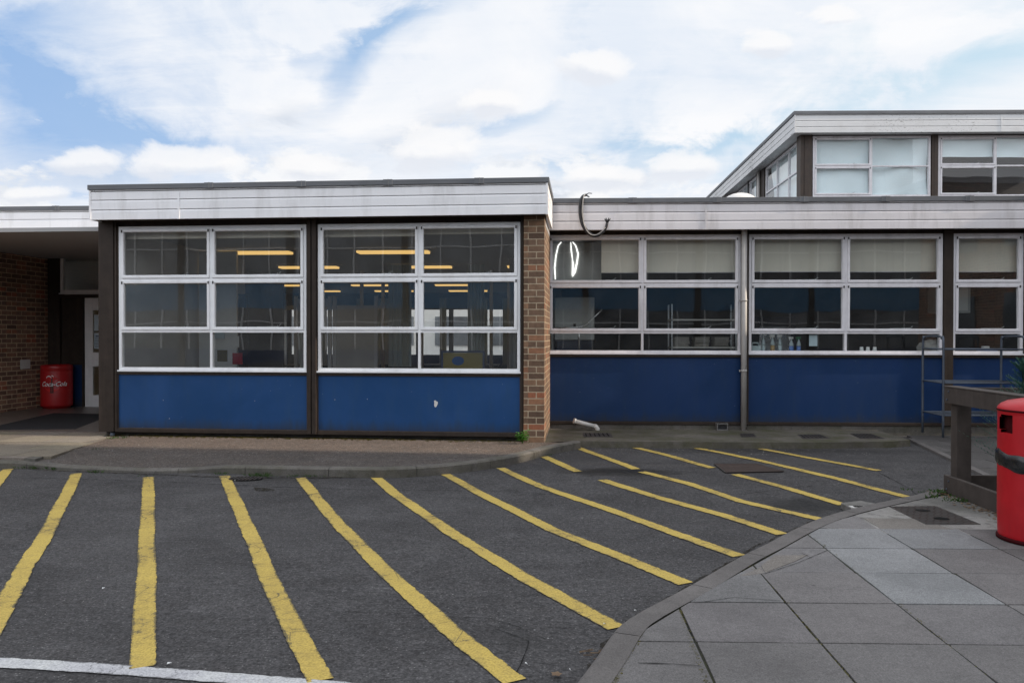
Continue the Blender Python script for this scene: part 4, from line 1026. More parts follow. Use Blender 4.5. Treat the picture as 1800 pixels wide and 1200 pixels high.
for i in range(len(path_pts)-1):
    a, b = path_pts[i], path_pts[i+1]
    wa, wb = wall_pt(a.x), wall_pt(b.x)
    if a.x > pA.x: wa = Vector((a.x, max(a.y+.001, pA.y+.02), .1))
    if b.x > pA.x: wb = Vector((b.x, max(b.y+.001, pA.y+.02), .1))
    for j in range(6):
        f0, f1 = j/6, (j+1)/6
        zf = lambda p, w_, f: p.z+(w_.z-p.z)*min(1, f*2.5)
        q = []
        for (p, w_, f) in ((a, wa, f0), (b, wb, f0), (b, wb, f1), (a, wa, f1)):
            v = p.lerp(w_, f); q.append((v.x, v.y, zf(p, w_, f)-.002))
        k.poly(q, smooth=True)
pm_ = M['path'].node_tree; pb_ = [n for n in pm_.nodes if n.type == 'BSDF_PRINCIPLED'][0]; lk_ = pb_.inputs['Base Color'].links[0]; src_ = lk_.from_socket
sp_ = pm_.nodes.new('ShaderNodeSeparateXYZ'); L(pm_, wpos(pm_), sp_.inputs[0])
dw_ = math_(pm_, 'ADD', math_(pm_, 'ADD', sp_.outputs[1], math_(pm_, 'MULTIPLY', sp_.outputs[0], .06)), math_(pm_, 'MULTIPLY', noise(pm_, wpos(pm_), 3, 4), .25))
L(pm_, mixc(pm_, ramp(pm_, math_(pm_, 'SUBTRACT', dw_, 9.55), [(.0, bw(0)), (.5, bw(1))]), src_, mixc(pm_, 1, src_, (1.36,1.24,1.13), 'MULTIPLY')), pb_.inputs['Base Color'])  # sun strip along the wall painted into the base colour, lighter and warmer
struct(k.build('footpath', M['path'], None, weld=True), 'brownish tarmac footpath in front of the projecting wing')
# kerb stones along it
def kerbrun(P_, w, name, mat, label, z0=-.05, side=-1, stone=.92, top=None, gap=.006):
    k = MB(); acc = 0; n_ = len(P_); L_, Rr = [], []
    for i, p in enumerate(P_):
        d = (P_[min(i+1, n_-1)]-P_[max(i-1, 0)]); d.z = 0; d.normalize(); nn = Vector((d.y, -d.x, 0))*(-side)
        L_.append(p); Rr.append(p+nn*w)
    rnd = random.Random(3)
    for i in range(n_-1):
        a, b, c, e = L_[i], L_[i+1], Rr[i+1], Rr[i]; ln = (b-a).length
        sub = 1
        t0 = acc; acc += ln
        g = int(acc/stone) != int(t0/stone)
        if g:
            a2 = a.lerp(b, gap/ln*1); e2 = e.lerp(c, gap/ln*1); q0, q1, q2, q3 = a2, b, c, e2
        else: q0, q1, q2, q3 = a, b, c, e
        z_ = lambda p: p.z+.002
        fr = .018
        # top, chamfer, front
        ch = lambda o_, i_: o_.lerp(i_, .14)
        k.poly([(q0.x, q0.y, z_(q0)), (q1.x, q1.y, z_(q1)), (ch(q2, q1).x, ch(q2, q1).y, z_(q2)), (ch(q3, q0).x, ch(q3, q0).y, z_(q3))])
        k.poly([(ch(q3, q0).x, ch(q3, q0).y, z_(q3)), (ch(q2, q1).x, ch(q2, q1).y, z_(q2)), (q2.x, q2.y, z_(q2)-fr), (q3.x, q3.y, z_(q3)-fr)])
        k.poly([(q3.x, q3.y, z_(q3)-fr), (q2.x, q2.y, z_(q2)-fr), (q2.x, q2.y, z0), (q3.x, q3.y, z0)])
        if g: k.poly([(q0.x, q0.y, z_(q0)), (q3.x, q3.y, z_(q3)-fr), (q3.x, q3.y, z0), (q0.x, q0.y, z0)])
    k.poly([(L_[-1].x, L_[-1].y, L_[-1].z), (Rr[-1].x, Rr[-1].y, Rr[-1].z-.016), (Rr[-1].x, Rr[-1].y, z0), (L_[-1].x, L_[-1].y, z0)])
    return struct(k.build(name, M[mat], None, weld=False), label)
kerbrun(path_pts, .125, 'kerb', 'kerb', 'curving concrete kerb between the footpath and the car park', side=-1)

# moss strip along the foot of wing A (stuff)
k = MB(); rnd = random.Random(5)
for i in range(1500):
    s_ = rnd.uniform(sL, s_p0+.1); dens = .5+.5*mnoise.noise(Vector((s_*1.3, 0, 0)))
    if rnd.random() > dens+.1: continue
    o_ = -.06+abs(rnd.gauss(0, .10)); p = A.p(s_, o_, .1)
    for j in range(3):
        a = rnd.uniform(0, 6.28); k.leaf((p.x+rnd.uniform(-.02, .02), p.y+rnd.uniform(-.02, .02), .098), (math.cos(a), math.sin(a), .5), (0,0,1), rnd.uniform(.015, .035), .008)
o = k.build('moss', M['moss'], None, weld=False); o['kind'] = 'stuff'; o['label'] = 'mossy growth along the wall foot of the projecting wing'
# white flecks (chippings) on the path
def tuft(k, c, n, h, spread, rnd, w=.004):
    for j in range(n):
        a = rnd.uniform(0, 6.28); r = rnd.uniform(0, spread); k.leaf((c[0]+r*math.cos(a), c[1]+r*math.sin(a), c[2]), (math.cos(a)*.7, math.sin(a)*.7, rnd.uniform(.6, 1.6)), (-math.sin(a)*.01, .01, 1) if False else (math.sin(a), -math.cos(a), .2), rnd.uniform(.5, 1)*h, w, .15)
k = MB(); rnd = random.Random(8)
spots = [(40, 823, 26), (60, 824, 30), (85, 825, 28), (100, 826, 22), (165, 830, 10), (180, 831, 10), (395, 834, 14), (440, 838, 24), (455, 838, 24), (470, 838, 12), (520, 838, 10), (545, 838, 16), (560, 838, 16), (695, 834, 5), (735, 831, 6), (195, 771, 18), (215, 770, 12), (170, 790, 8), (958, 800, 12), (1065, 782, 8), (1200, 783, 6), (1435, 783, 30), (1420, 784, 14), (1458, 786, 14), (1475, 784, 8), (955, 770, 10), (965, 766, 14), (250, 838, 4), (855, 815, 5), (1010, 779, 4)]
for x, y, n in spots:
    c = G(x, y, .0); 
    if y < 792 and x < 240: c = G(x, y, .1)
    for j in range(2): tuft(k, (c.x+rnd.uniform(-.05, .05), c.y+rnd.uniform(-.01, .02), c.z), n, .045 if n < 20 else .07, .07, rnd)
o = k.build('grass_tufts', M['grass'], None, weld=False); o['kind'] = 'stuff'; o['label'] = 'small grass tufts growing along the kerb edges'
# leafy weed by the pier
wp = G(918, 779, .1)
t = thing('weed_plant', wp, 'bright green leafy weed growing at the foot of the brick pier', 'weed')
kl = MB(); ks = MB(); rnd = random.Random(2)
for st in range(6):
    a = rnd.uniform(0, 6.28); top = Vector((wp.x+.07*math.cos(a), wp.y+.04*math.sin(a)-.02, wp.z+rnd.uniform(.10, .2)))
    ks.tube([tuple(wp), tuple(wp.lerp(top, .5)+Vector((0,0,.02))), tuple(top)], [.004, .003, .002], 5)
    for j in range(9):
        b = j*2.4+a; f = .3+.7*j/9; p = wp.lerp(top, f)
        ln = .085*(1.1-f*.35)
        kl.leaf(p, (math.cos(b), math.sin(b), .35), (0,0,1), ln, .016, .18)
kl.build('leaves', M['leaf'], t, weld=False); ks.build('stem', M['leaf'], t)

# ---- entrance paving and mat
k = MB(); rnd = random.Random(11); jt = MB()
eu = Vector((1, -.02, 0)); ev = Vector((.12, 1, 0)); e0 = Vector((-6.65, 11.05, 0))
def clip(poly, f):
    out = []
    for a in range(len(poly)):
        p, q = poly[a], poly[(a+1) % len(poly)]; fp, fq = f(p), f(q)
        if fp >= 0: out.append(p)
        if (fp >= 0) != (fq >= 0): out.append(p.lerp(q, fp/(fp-fq)))
    return out
la, lb_ = G(196, 768, .1), G(70, 809, .1); ka, kb_ = G(-60, 805, .09), G(90, 812, .07)
fdiag = lambda p: -((p.x-lb_.x)*(la.y-lb_.y)-(p.y-lb_.y)*(la.x-lb_.x))
fkerb = lambda p: -((p.x-ka.x)*(kb_.y-ka.y)-(p.y-ka.y)*(kb_.x-ka.x))-.02
for i in range(-1, 12):
    for j in range(-4, 9):
        c = e0+eu*(-.62*i)+ev*(.6*j-.02); jit = .31*(j % 2)
        c = c+eu*jit
        P4 = [c+eu*(-.614), c+eu*(-.006), c+eu*(-.006)+ev*.588, c+eu*(-.614)+ev*.588]
        P4 = [Vector((p.x, p.y, 0)) for p in P4]
        if sum(p.y for p in P4)/4 > 15.3: continue
        if j < 0:
            P4 = clip(P4, fdiag)
            if len(P4) > 2: P4 = clip(P4, fkerb)
        else: P4 = clip(P4, lambda p: -6.5-p.x)
        if len(P4) < 3: continue
        tn = rnd.uniform(.8, 1.15); tc = (tn, tn*rnd.uniform(.94, 1), tn*rnd.uniform(.86, .98))
        k.prism([(p.x, p.y) for p in P4], .06, .106+rnd.uniform(-.0015, .002), tone=tc)
struct(k.build('entrance_paving', M['slab_e'], None), 'pale stone slabs leading into the entrance recess')
jt.prism([(ka.x, ka.y+.05), (lb_.x-.12, lb_.y+.10), (la.x-.03, la.y), (-6.4, 11.2), (-6.4, 15.6), (-16, 15.6), (-16, ka.y+.03)], -.02, .1015)
struct(jt.build('entrance_ground', M['kerb'], None), 'dark jointing bed under the entrance slabs')
mq = [G(-40, 757, .11), G(132, 755, .11), G(200, 729, .11), G(95, 726.5, .11)]
k = MB(); k.prism([(p.x, p.y) for p in mq], .109, .122)
doormat = tag(k.build('doormat', M['mat'], None), 'large dark ribbed doormat on the slabs before the white entrance door', 'doormat')

# ---- apron in front of wing B
fB = [(1008, 774.5), (1100, 775.5), (1220, 776.5), (1340, 777), (1460, 777), (1560, 776), (1600, 773)]
FB = [G(x, y, .085) for x, y in fB]
k = MB()
for i in range(len(FB)-1):
    a, b = FB[i], FB[i+1]; wa = Vector((a.x, 12.9, .085)); wb = Vector((b.x, 12.9, .085))
    for j in range(4): k.poly([tuple(a.lerp(wa, j/4)), tuple(b.lerp(wb, j/4)), tuple(b.lerp(wb, (j+1)/4)), tuple(a.lerp(wa, (j+1)/4))])
    k.poly([(a.x, a.y, -.02), (b.x, b.y, -.02), tuple(b), tuple(a)])
k.poly([(pA.x-.1, pA.y+.05, .0845), (FB[0].x, FB[0].y, .0845), (FB[0].x, 12.9, .0845), (pA.x-.1, 12.9, .0845)])
struct(k.build('concrete_apron', M['apron_b'], None), 'mossy stained concrete apron along the kitchen wall')
# small covers on the apron
for pts, nm, lb in ((((1024, 761), (1072, 761), (1078, 768), (1026, 768)), 'drain_cover', 'narrow slotted drain cover beside the white waste pipe'), (((1300, 762), (1325, 762), (1330, 768), (1303, 768)), 'drain_cover', 'small square inspection cover at the foot of the downpipe'),
                    (((1402, 764), (1440, 763), (1460, 770), (1412, 771)), 'drain_cover', 'left of two flush covers on the apron under the second kitchen window'), (((1494, 762), (1530, 762), (1556, 771), (1512, 771)), 'drain_cover', 'right of two flush covers on the apron under the second kitchen window')):
    P_ = [G(x, y, .085) for x, y in pts]; c = sum(P_, Vector())/4
    t = thing(nm, c, lb, 'drain cover', 'flush covers on the apron')
    k = MB(); k.prism([(p.x, p.y) for p in P_], .0862, .090); k.build('cover_plate', M['iron'], t, bevel=.002)
    k = MB()
    for j in range(6):
        a = P_[0].lerp(P_[1], (j+.5)/6.5); b = P_[3].lerp(P_[2], (j+.5)/6.5); a, b = a.lerp(b, .12), a.lerp(b, .88); d = (P_[1]-P_[0])*.045
        k.poly([(a.x, a.y, .0935), (a.x+d.x, a.y, .0935), (b.x+d.x, b.y, .0935), (b.x, b.y, .0935)])
    k.build('slots', M['seam'], t, weld=False)
# right paving behind the planter
k = MB(); rnd = random.Random(21)
q0 = G(1595, 771, .02); q1 = G(1700, 822, .02)
dr = (q1-q0).normalized()
for i in range(0, 12):
    for j in range(-8, 2):
        c = Vector((2.9+.62*i+(.31 if j % 2 else 0), 12.0+.62*j, 0)); P4 = [c, c+Vector((.612, 0, 0)), c+Vector((.612, .612, 0)), c+Vector((0, .612, 0))]
        # keep to the right of the edge q0-q1
        sd = lambda p: -((p-q0).x*dr.y-(p-q0).y*dr.x)
        def clip(poly, f):
            out = []
            for a in range(len(poly)):
                p, q = poly[a], poly[(a+1) % len(poly)]; fp, fq = f(p), f(q)
                if fp >= 0: out.append(p)
                if (fp >= 0) != (fq >= 0): out.append(p.lerp(q, fp/(fp-fq)))
            return out
        P4 = clip(P4, lambda p: sd(p)-.09)
        P4 = clip(P4, lambda p: 12.55-p.y) if P4 else P4
        P4 = clip(P4, lambda p: p.y-7.7) if len(P4) > 2 else P4
        if len(P4) < 3: continue
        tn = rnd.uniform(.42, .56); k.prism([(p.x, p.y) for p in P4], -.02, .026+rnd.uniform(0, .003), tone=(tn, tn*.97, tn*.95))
struct(k.build('rear_paving', M['slab'], None), 'dark grey slabs between the metal rack and the planter')
nn_ = Vector((-dr.y, dr.x, 0)); k = MB()
if nn_.x < 0: nn_ = -nn_
kl_ = (q1-q0).length*1.9
for i in range(6):
    a_, b_ = q0+dr*(kl_*i/6+.006), q0+dr*(kl_*(i+1)/6)
    k.prism([(p.x, p.y) for p in (a_, b_, b_+nn_*.085, a_+nn_*.085)], -.03, .032)
struct(k.build('edging_kerb', M['kerb2'], None, bevel=.004), 'narrow flush kerb edging the slabs behind the planter')

# ---- near right pavement
kin = [(1035, 1262), (1062, 1215), (1098, 1160), (1131, 1107), (1158, 1086), (1193, 1066), (1250, 1034), (1330, 985), (1378, 960), (1421, 936), (1462, 917), (1508, 902), (1560, 889), (1620, 876), (1668, 864), (1700, 858)]
KP = [G(x, y, .1) for x, y in kin]
KPs = refine([tuple(p) for p in KP], 4)
def inside(poly_pts):
    out = poly_pts
    for i in range(len(KP)-1):
        a, b = KP[i], KP[i+1]; d = b-a
        out = clip(out, lambda p: (p-a).x*d.y-(p-a).y*d.x-.004*d.length) if out else out
    return out
gx, gy = .684, 4.395
k = MB(); rnd = random.Random(4); slope = .03
cells = {}
k.prism([(2.495, 6.14), (3.04, 6.16), (2.93, 6.50), (2.50, 6.50)], .05, .1008, tone=(1.0,.95,.87))
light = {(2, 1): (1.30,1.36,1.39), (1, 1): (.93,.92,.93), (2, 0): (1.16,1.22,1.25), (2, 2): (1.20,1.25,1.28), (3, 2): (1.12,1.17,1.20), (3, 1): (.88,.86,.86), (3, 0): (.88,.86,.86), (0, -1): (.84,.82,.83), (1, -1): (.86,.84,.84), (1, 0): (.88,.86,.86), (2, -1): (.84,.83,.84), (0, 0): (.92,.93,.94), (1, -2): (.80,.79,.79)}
man = [G(1563, 890, .1), G(1645, 889, .1), G(1724, 921, .1), G(1628, 922, .1)]
mc = sum(man, Vector())/4
for i in range(-2, 14):
    for j in range(-6, 8):
        sx, sy = .5985, .570
        c = Vector((gx+sx*i, gy+sy*j+slope*(sx*i), 0)); g = .0052; gx_ = .0055
        P4 = [c+Vector((gx_, g, 0)), c+Vector((sx-gx_, g+slope*sx, 0)), c+Vector((sx-gx_, sy-g+slope*sx, 0)), c+Vector((gx_, sy-g, 0))]
        P4 = [p+Vector((rnd.uniform(-.004, .004), rnd.uniform(-.004, .0035), 0)) for p in P4]
        P5 = []
        for q_ in range(4):          # worn and chipped corners, slightly uneven edges
            a_, b_, c2_ = P4[q_-1], P4[q_], P4[(q_+1) % 4]
            ct = rnd.choice([.004, .006, .008, .012, .022]); e1, e2 = (a_-b_).normalized(), (c2_-b_).normalized()
            P5 += [b_+e1*ct*rnd.uniform(.7, 1.6), b_+(e1+e2)*ct*.28, b_+e2*ct*rnd.uniform(.7, 1.6)]
            for f_ in (.25, .5, .75): P5.append(b_.lerp(c2_, f_)+(P4[q_-1]-b_).normalized()*rnd.uniform(-.0005, .0025))
        P4 = P5
        if j == 3 or (j == 4 and i > 1): 
            if c.x > 2.4: continue           # broken mortar area round the manhole
        if j >= 4: continue
        if c.x > 3.4 and j > 1: continue
        q = inside(P4)
        if len(q) < 3: continue
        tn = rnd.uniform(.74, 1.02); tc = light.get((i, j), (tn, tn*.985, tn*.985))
        k.prism([(p.x, p.y) for p in q], .05, .1+rnd.uniform(-.0012, .0015), tone=tc)
pav = struct(k.build('pavement', M['slab'], None), 'grey square paving slabs in the near right corner')
for i, (pts, w_) in enumerate((([(1222, 1060), (1290, 1050), (1372, 1056)], .0035), ([(1342, 1009), (1400, 990), (1455, 967)], .004), ([(1120, 1165), (1180, 1167), (1232, 1170)], .004), ([(1408, 972), (1422, 978)], .004))):
    ribbon(pts, w_, 'slab_crack', 'seam', '', .0032, 40+i, .1, .004)
for pts, tn in ((((1338, 994), (1362, 976), (1420, 975), (1400, 985), (1345, 1006)), (1.02, .96, .88)), (((1330, 1000), (1337, 996), (1344, 1007), (1318, 1011), (1300, 1012)), (.98, .93, .87))):
    k = MB(); k.prism([(G(x, y, .1).x, G(x, y, .1).y) for x, y in pts], .09, .1022, tone=tn); k.build('cut_slab', M['slab'], pav)
# moss and crumbs caught in the wide joints
k = MB(); rnd = random.Random(61)
for pts, n in (([(1195, 1072), (1244, 1205)], 120), ([(1131, 1107), (1090, 1180), (1070, 1215)], 160), ([(1320, 995), (1387, 1060), (1438, 1127), (1502, 1199)], 120), ([(1420, 936), (1582, 1061), (1742, 1193)], 90), ([(1230, 1045), (1330, 985), (1421, 936)], 120)):
    P_ = [G(x, y, .1) for x, y in pts]
    for i in range(n):
        q_ = rnd.uniform(0, len(P_)-1.001); p = P_[int(q_)].lerp(P_[int(q_)+1], q_-int(q_))+Vector((rnd.gauss(0, .004), rnd.gauss(0, .004), -.003))
        for j in range(2): a = rnd.uniform(0, 6.28); k.leaf(p, (math.cos(a), math.sin(a), .4), (0,0,1), rnd.uniform(.008, .016), .004)
o = k.build('joint_moss', M['moss'], None, weld=False); o['kind'] = 'stuff'; o['label'] = 'green moss and crumbs caught in the pavement joints'
# bed below the slabs
bed = [(p.x, p.y) for p in KP]+[(12, KP[-1].y), (12, -3), (KP[0].x+.1, -3)]
k = MB(); k.prism(bed, -.02, .093); struct(k.build('paving_bed', M['joint'], None), 'dark mossy joints between the paving slabs')
# mortar surround of the manhole
k = MB(); mp = [(2.46, 6.115), (3.4, 6.14), (3.4, 5.55), (6.5, 5.55), (6.5, 6.9), (3.62, 6.9), (3.66, 7.1), (3.63, 7.62), (3.2, 7.3), (2.85, 6.95), (2.47, 6.62)]
mp = [(2.0, 6.0), (6.5, 6.0), (6.5, 7.0), (3.7, 7.0), (3.66, 7.5)]+[(p.x+.01, p.y-.01) for p in KP[::-1] if 1.95 < p.x < 3.6]
k.prism(mp, .08, .0985); struct(k.build('mortar_patch', M['mortar'], None), 'pale crumbling mortar around the large manhole cover')
k = MB(); k.prism([(3.42, 5.56), (6.5, 5.65), (6.5, 6.19), (3.42, 6.12)], .08, .1015, tone=(.72,.72,.72)); struct(k.build('paving_patch', M['slab'], None), 'darker slab strip beside the red litter bin')
kerbrun([p+Vector((.006, -.006, 0)) for p in KPs], .145, 'kerb', 'kerb2', 'wide concrete kerb curving round the near pavement', side=1, z0=-.05, stone=.9)

def plate(P_, z, h, mat, nm, t, nx, ny, mt2):
    k = MB(); k.prism([(p.x, p.y) for p in P_], z, z+h); k.build(nm, M[mat], t, bevel=.002)
t = thing('manhole_cover', mc, 'large square patterned iron manhole cover set in mortar near the planter', 'manhole cover')
plate(man, .09, .0125, 'iron', 'cover_plate', t, 0, 0, 0)
k = MB(); u_ = (man[1]-man[0]); v_ = (man[3]-man[0])
def mpnt(a, b): return man[0].lerp(man[1], a).lerp(man[3].lerp(man[2], a), b)
for i in range(14):
    for j in range(12):
        a, b = (i+.5+(j % 2)*.25)/14.6, (j+.5)/12.3
        c = mpnt(min(a, .97), b); w_ = .013; sgn = 1 if (i+j) % 2 else -1
        d1 = Vector((w_, w_*sgn*1.2, 0)); d2 = Vector((.0035, -.0035*sgn, 0))
        k.poly([tuple((c+x)+Vector((0,0,.1055-c.z))) for x in (-d1-d2, d1-d2, d1+d2, -d1+d2)])
k.build('tread_pattern', M['rust'], t, weld=False)
for a, b in ((.5, .27), (.5, .73)):
    c = mpnt(a, b); k = MB(); k.poly([(c.x+.06*math.cos(x*math.pi/10), c.y+.045*math.sin(x*math.pi/10), .107) for x in range(20)]); k.build('lifting_hole', M['seam'], t)
k = MB()
for a, b in ((0, 1), (1, 2), (2, 3), (3, 0)):
    p, q = man[a], man[b]; d = (q-p).normalized(); n = Vector((d.y, -d.x, 0))*.018
    k.poly([(p.x, p.y, .1005), (q.x, q.y, .1005), (q.x+n.x, q.y+n.y, .1005), (p.x+n.x, p.y+n.y, .1005)])
k.build('cover_rim', M['seam'], t, weld=False)
# rusty cover in the road
P_ = [G(1255, 815.5), G(1330, 815.5), G(1378, 829), G(1275, 831)]
t = thing('access_cover', sum(P_, Vector())/4, 'flat rusty brown access cover in the car park among the yellow lines', 'access cover')
k = MB(); k.prism([(p.x, p.y) for p in P_], .0, .009); k.build('cover_plate', M['rust'], t)
k = MB()
for a, b in ((0, 1), (1, 2), (2, 3), (3, 0)):
    p, q = P_[a], P_[b]; d = (q-p).normalized(); n = Vector((d.y, -d.x, 0))*.03
    k.poly([(p.x-n.x*.2, p.y-n.y*.2, .0105), (q.x-n.x*.2, q.y-n.y*.2, .0105), (q.x+n.x*.3, q.y+n.y*.3, .0105), (p.x+n.x*.3, p.y+n.y*.3, .0105)])
k.build('cover_rim', M['iron'], t, weld=False)
# stone gully at the kerb
P_ = [G(1478, 886, .03), G(1512, 882, .03), G(1550, 889, .03), G(1500, 898, .03)]
t = thing('gully', sum(P_, Vector())/4, 'pale mortared stone gully with a small dark opening at the kerb', 'gully')
k = MB(); k.prism([(p.x, p.y) for p in P_], -.03, .045); k.build('gully_stone', M['mortar'], t, bevel=.006)
c = G(1510, 890.5, .05); k = MB(); k.box(c.x-.075, c.x+.075, c.y-.04, c.y+.04, .046, .052); k.build('gully_frame', M['plastic_w'], t); k = MB(); k.box(c.x-.045, c.x+.045, c.y-.025, c.y+.025, .053, .055); k.build('gully_opening', M['seam'], t)
# kerb drain grating by the 4th line
c = G(432, 842)
t = thing('drain_grating', c, 'small round iron drain grating at the kerb beside a grass tuft', 'drain grating')
k = MB()
for i in range(9):
    x = -.16+.04*i; hw_ = math.sqrt(max(0, .17**2-x*x)); k.box(c.x+x-.009, c.x+x+.009, c.y-hw_*.7, c.y+hw_*.7, .004, .017)
k.build('grate_bars', M['iron'], t)
k = MB(); k.poly([(c.x+.185*math.cos(x*math.pi/12), c.y+.125*math.sin(x*math.pi/12), .0085) for x in range(24)]); k.build('grate_pit', M['seam'], t)
# repair patch
k = MB(); P_ = [G(x, y) for x, y in ((445, 856), (475, 858), (484, 862), (450, 863))]
k.poly([onroad(p, .005) for p in P_]); k.build('tarmac_patch', M['dirt'], road)

# ================================================================== PLANTER
px0, py0 = 3.70, 7.60
t = thing('planter_frame', (px0+.6, py0-.6, .09), 'dark stained timber planter frame with posts and upper and lower rails beside the red bin', 'planter')
ph = 1.07
zr1, zr0 = B.z(0, 0) if False else 1.085, .935
def rail(x0, x1, y0, y1, z0, z1, nm='rail'):
    MB().box(x0, x1, y0, y1, z0, z1).build(nm, M['wood'], t, bevel=.004)
rail(px0-.03, px0+.015, py0-2.4, py0+.03, .94, 1.085); rail(px0-.03, px0+.015, py0-2.4, py0+.03, .10, .265)
rail(px0+.016, px0+2.4, py0-.005, py0+.03, .94, 1.085); rail(px0+.016, px0+2.4, py0-.005, py0+.03, .10, .265)
for (x, y) in ((px0+.016, py0-.12), (px0+.9, py0-.12), (px0+2.2, py0-.12), (px0+.016, py0-2.2)):
    MB().box(x, x+.13, y, y+.114, .05, .938).build('post', M['wood'], t, bevel=.004)
rail(px0-.034, px0+.10, py0-2.4, py0+.034, 1.086, 1.100, 'rail_cap'); 
for (dy, dz) in ((-.03, .975), (-.06, 1.05), (-.03, .14), (-.07, .22)):
    MB().tube([(px0-.0305, py0+dy, dz), (px0-.038, py0+dy, dz)], .009, 8).build('bolt', M['galv'], t)
k = MB(); k.prism([(px0+.02, py0-2.3), (px0+2.3, py0-2.3), (px0+2.3, py0-.01), (px0+.02, py0-.01)], .0, .125); struct(k.build('planter_soil', M['soil'], None), 'dark soil and leaf litter inside the timber planter')
k = MB(); rnd = random.Random(9)
for i in range(420):
    if i < 240: x, y, z = rnd.uniform(px0+.03, px0+.9), rnd.uniform(py0-1.6, py0-.05), .128
    else: x, y, z = px0-.03-abs(rnd.gauss(0, .07)), rnd.uniform(py0-1.5, py0+.05), .102
    a = rnd.uniform(0, 6.28); k.leaf((x, y, z), (math.cos(a), math.sin(a), .15), (0,0,1), rnd.uniform(.02, .05), rnd.uniform(.007, .014), .1)
o = k.build('leaf_litter', M['dry'], None, weld=False); o['kind'] = 'stuff'; o['label'] = 'dry brown leaves scattered at the foot of the timber planter'
k = MB()
for i in range(40):
    c = (rnd.uniform(px0+.1, px0+.8), rnd.uniform(py0-1.5, py0-.1), .125) if i < 22 else (px0-.05-abs(rnd.gauss(0, .12)), py0+rnd.uniform(-.5, .1), .1)
    tuft(k, c, 10, .05, .05, rnd, .005)
o = k.build('ground_weeds', M['grass'], None, weld=False); o['kind'] = 'stuff'; o['label'] = 'low green weeds in and around the timber planter'
# conifer shrub
cx, cy = 5.0, 7.75
cx = (G(1802, 700, .1).x/G(1802, 700, .1).y)*7.15; cy = 7.15
t = thing('conifer_shrub', (cx, cy, .12), 'feathery blue green conifer shrub growing in the timber planter at the right edge', 'shrub')
MB().tube([(cx, cy, .12), (cx+.02, cy, .7), (cx, cy, 1.2)], [.03, .02, .008], 8).build('trunk', M['brown_w'], t)
k = MB(); rnd = random.Random(12)
for i in range(120):
    h_ = rnd.uniform(.35, 1.36); a = rnd.uniform(0, 6.28); rad = (1.42-h_)*.42+.06; 
    p = Vector((cx, cy, h_-.06)); tip = p+Vector((math.cos(a)*rad, math.sin(a)*rad, rad*.55+.04))*rnd.uniform(.7, 1.1)
    for j in range(16):
        f = j/15; q = p.lerp(tip, f); 
        for sg in (-1, 1):
            dd_ = (tip-p).normalized(); sd_ = dd_.cross(Vector((0,0,1)))*sg
            k.leaf(q, dd_*.8+sd_*.8+Vector((rnd.uniform(-.3, .3), rnd.uniform(-.3, .3), rnd.uniform(0, .5))), (0,0,1), .055*(1.2-f*.6), .0035, .05)
k.build('foliage', M['conifer'], t, weld=False)
c = (cx-.02, cy-.28, .93); k = MB()
for i in range(30): a = rnd.uniform(0, 6.28); k.leaf((c[0]+rnd.uniform(-.05, .1), c[1], c[2]-.02+rnd.uniform(-.03, .05)), (math.cos(a), math.sin(a), .6), (0,0,1), .04, .01, .1)
k.build('yellow_foliage', M['yflower'], t, weld=False)

# ================================================================== RED LITTER BIN (near)
bx, by = 3.505, 5.86; br = .275; bz0 = .1
t = thing('litter_bin', (bx, by, bz0), 'large red cylindrical litter bin with a domed top and black bag band, near right', 'litter bin')
nseg = 72; zo0, zo1 = .775, .905          # opening, above base
prof = [(br*.93, .0), (br*.97, .012), (br*.985, .05), (br, .2), (br*1.0, .5), (br, .70), (br, zo0), (br, zo0+.02), (br, zo1-.02), (br, zo1), (br*1.0, .915), (br*1.015, .925), (br*1.015, .94), (br*.99, .958), (br*.92, .978), (br*.78, .998), (br*.5, 1.015), (br*.2, 1.022), (.001, 1.024)]
dirc = math.atan2(-by, -bx)   # towards the camera
ca = dirc-R(52)
def op(i, kk, n=nseg):
    z_ok = 6 <= i <= 8; a = (2*math.pi*(kk+.5)/n-ca+math.pi) % (2*math.pi)-math.pi
    lim = R(15) if i == 7 else R(12)
    a2 = (2*math.pi*(kk+.5)/n-ca-math.pi+math.pi) % (2*math.pi)-math.pi
    return z_ok and (abs(a) < lim or abs(a2) < lim)
MB().lathe((bx, by, bz0), prof, nseg, skip=op).build('bin_body', M['red'], t)
MB().lathe((bx, by, bz0+.60), [(br*.86, 0), (br*.86, .34)], 36).build('bin_lining', M['red_dk'], t)
k = MB()
for i in range(nseg):
    if op(7, i):
        a = 2*math.pi*(i+.5)/nseg; a0_, a1_ = 2*math.pi*i/nseg, 2*math.pi*(i+1)/nseg
        for z_ in ((zo0-.001) if op(6, i) else zo0+.02, (zo1+.001) if op(8, i) else zo1-.02):
            k.poly([(bx+r_*math.cos(q), by+r_*math.sin(q), bz0+z_) for r_, q in ((br, a0_), (br, a1_), (br*.87, a1_), (br*.87, a0_))])
k.build('opening_rim', M['red'], t)
MB().lathe((bx, by, bz0), [(br+.0015, .925), (br*1.015+.004, .931), (br*1.015+.004, .937), (br+.002, .943)], nseg).build('lid_seam', M['red_dk'], t)
MB().lathe((bx, by, bz0), [(br*.95, .0), (br+.006, .004), (br+.006, .022), (br*.985, .03)], nseg).build('base_band', M['red_dk'], t)
k = MB(); nn_ = 120; rg = []
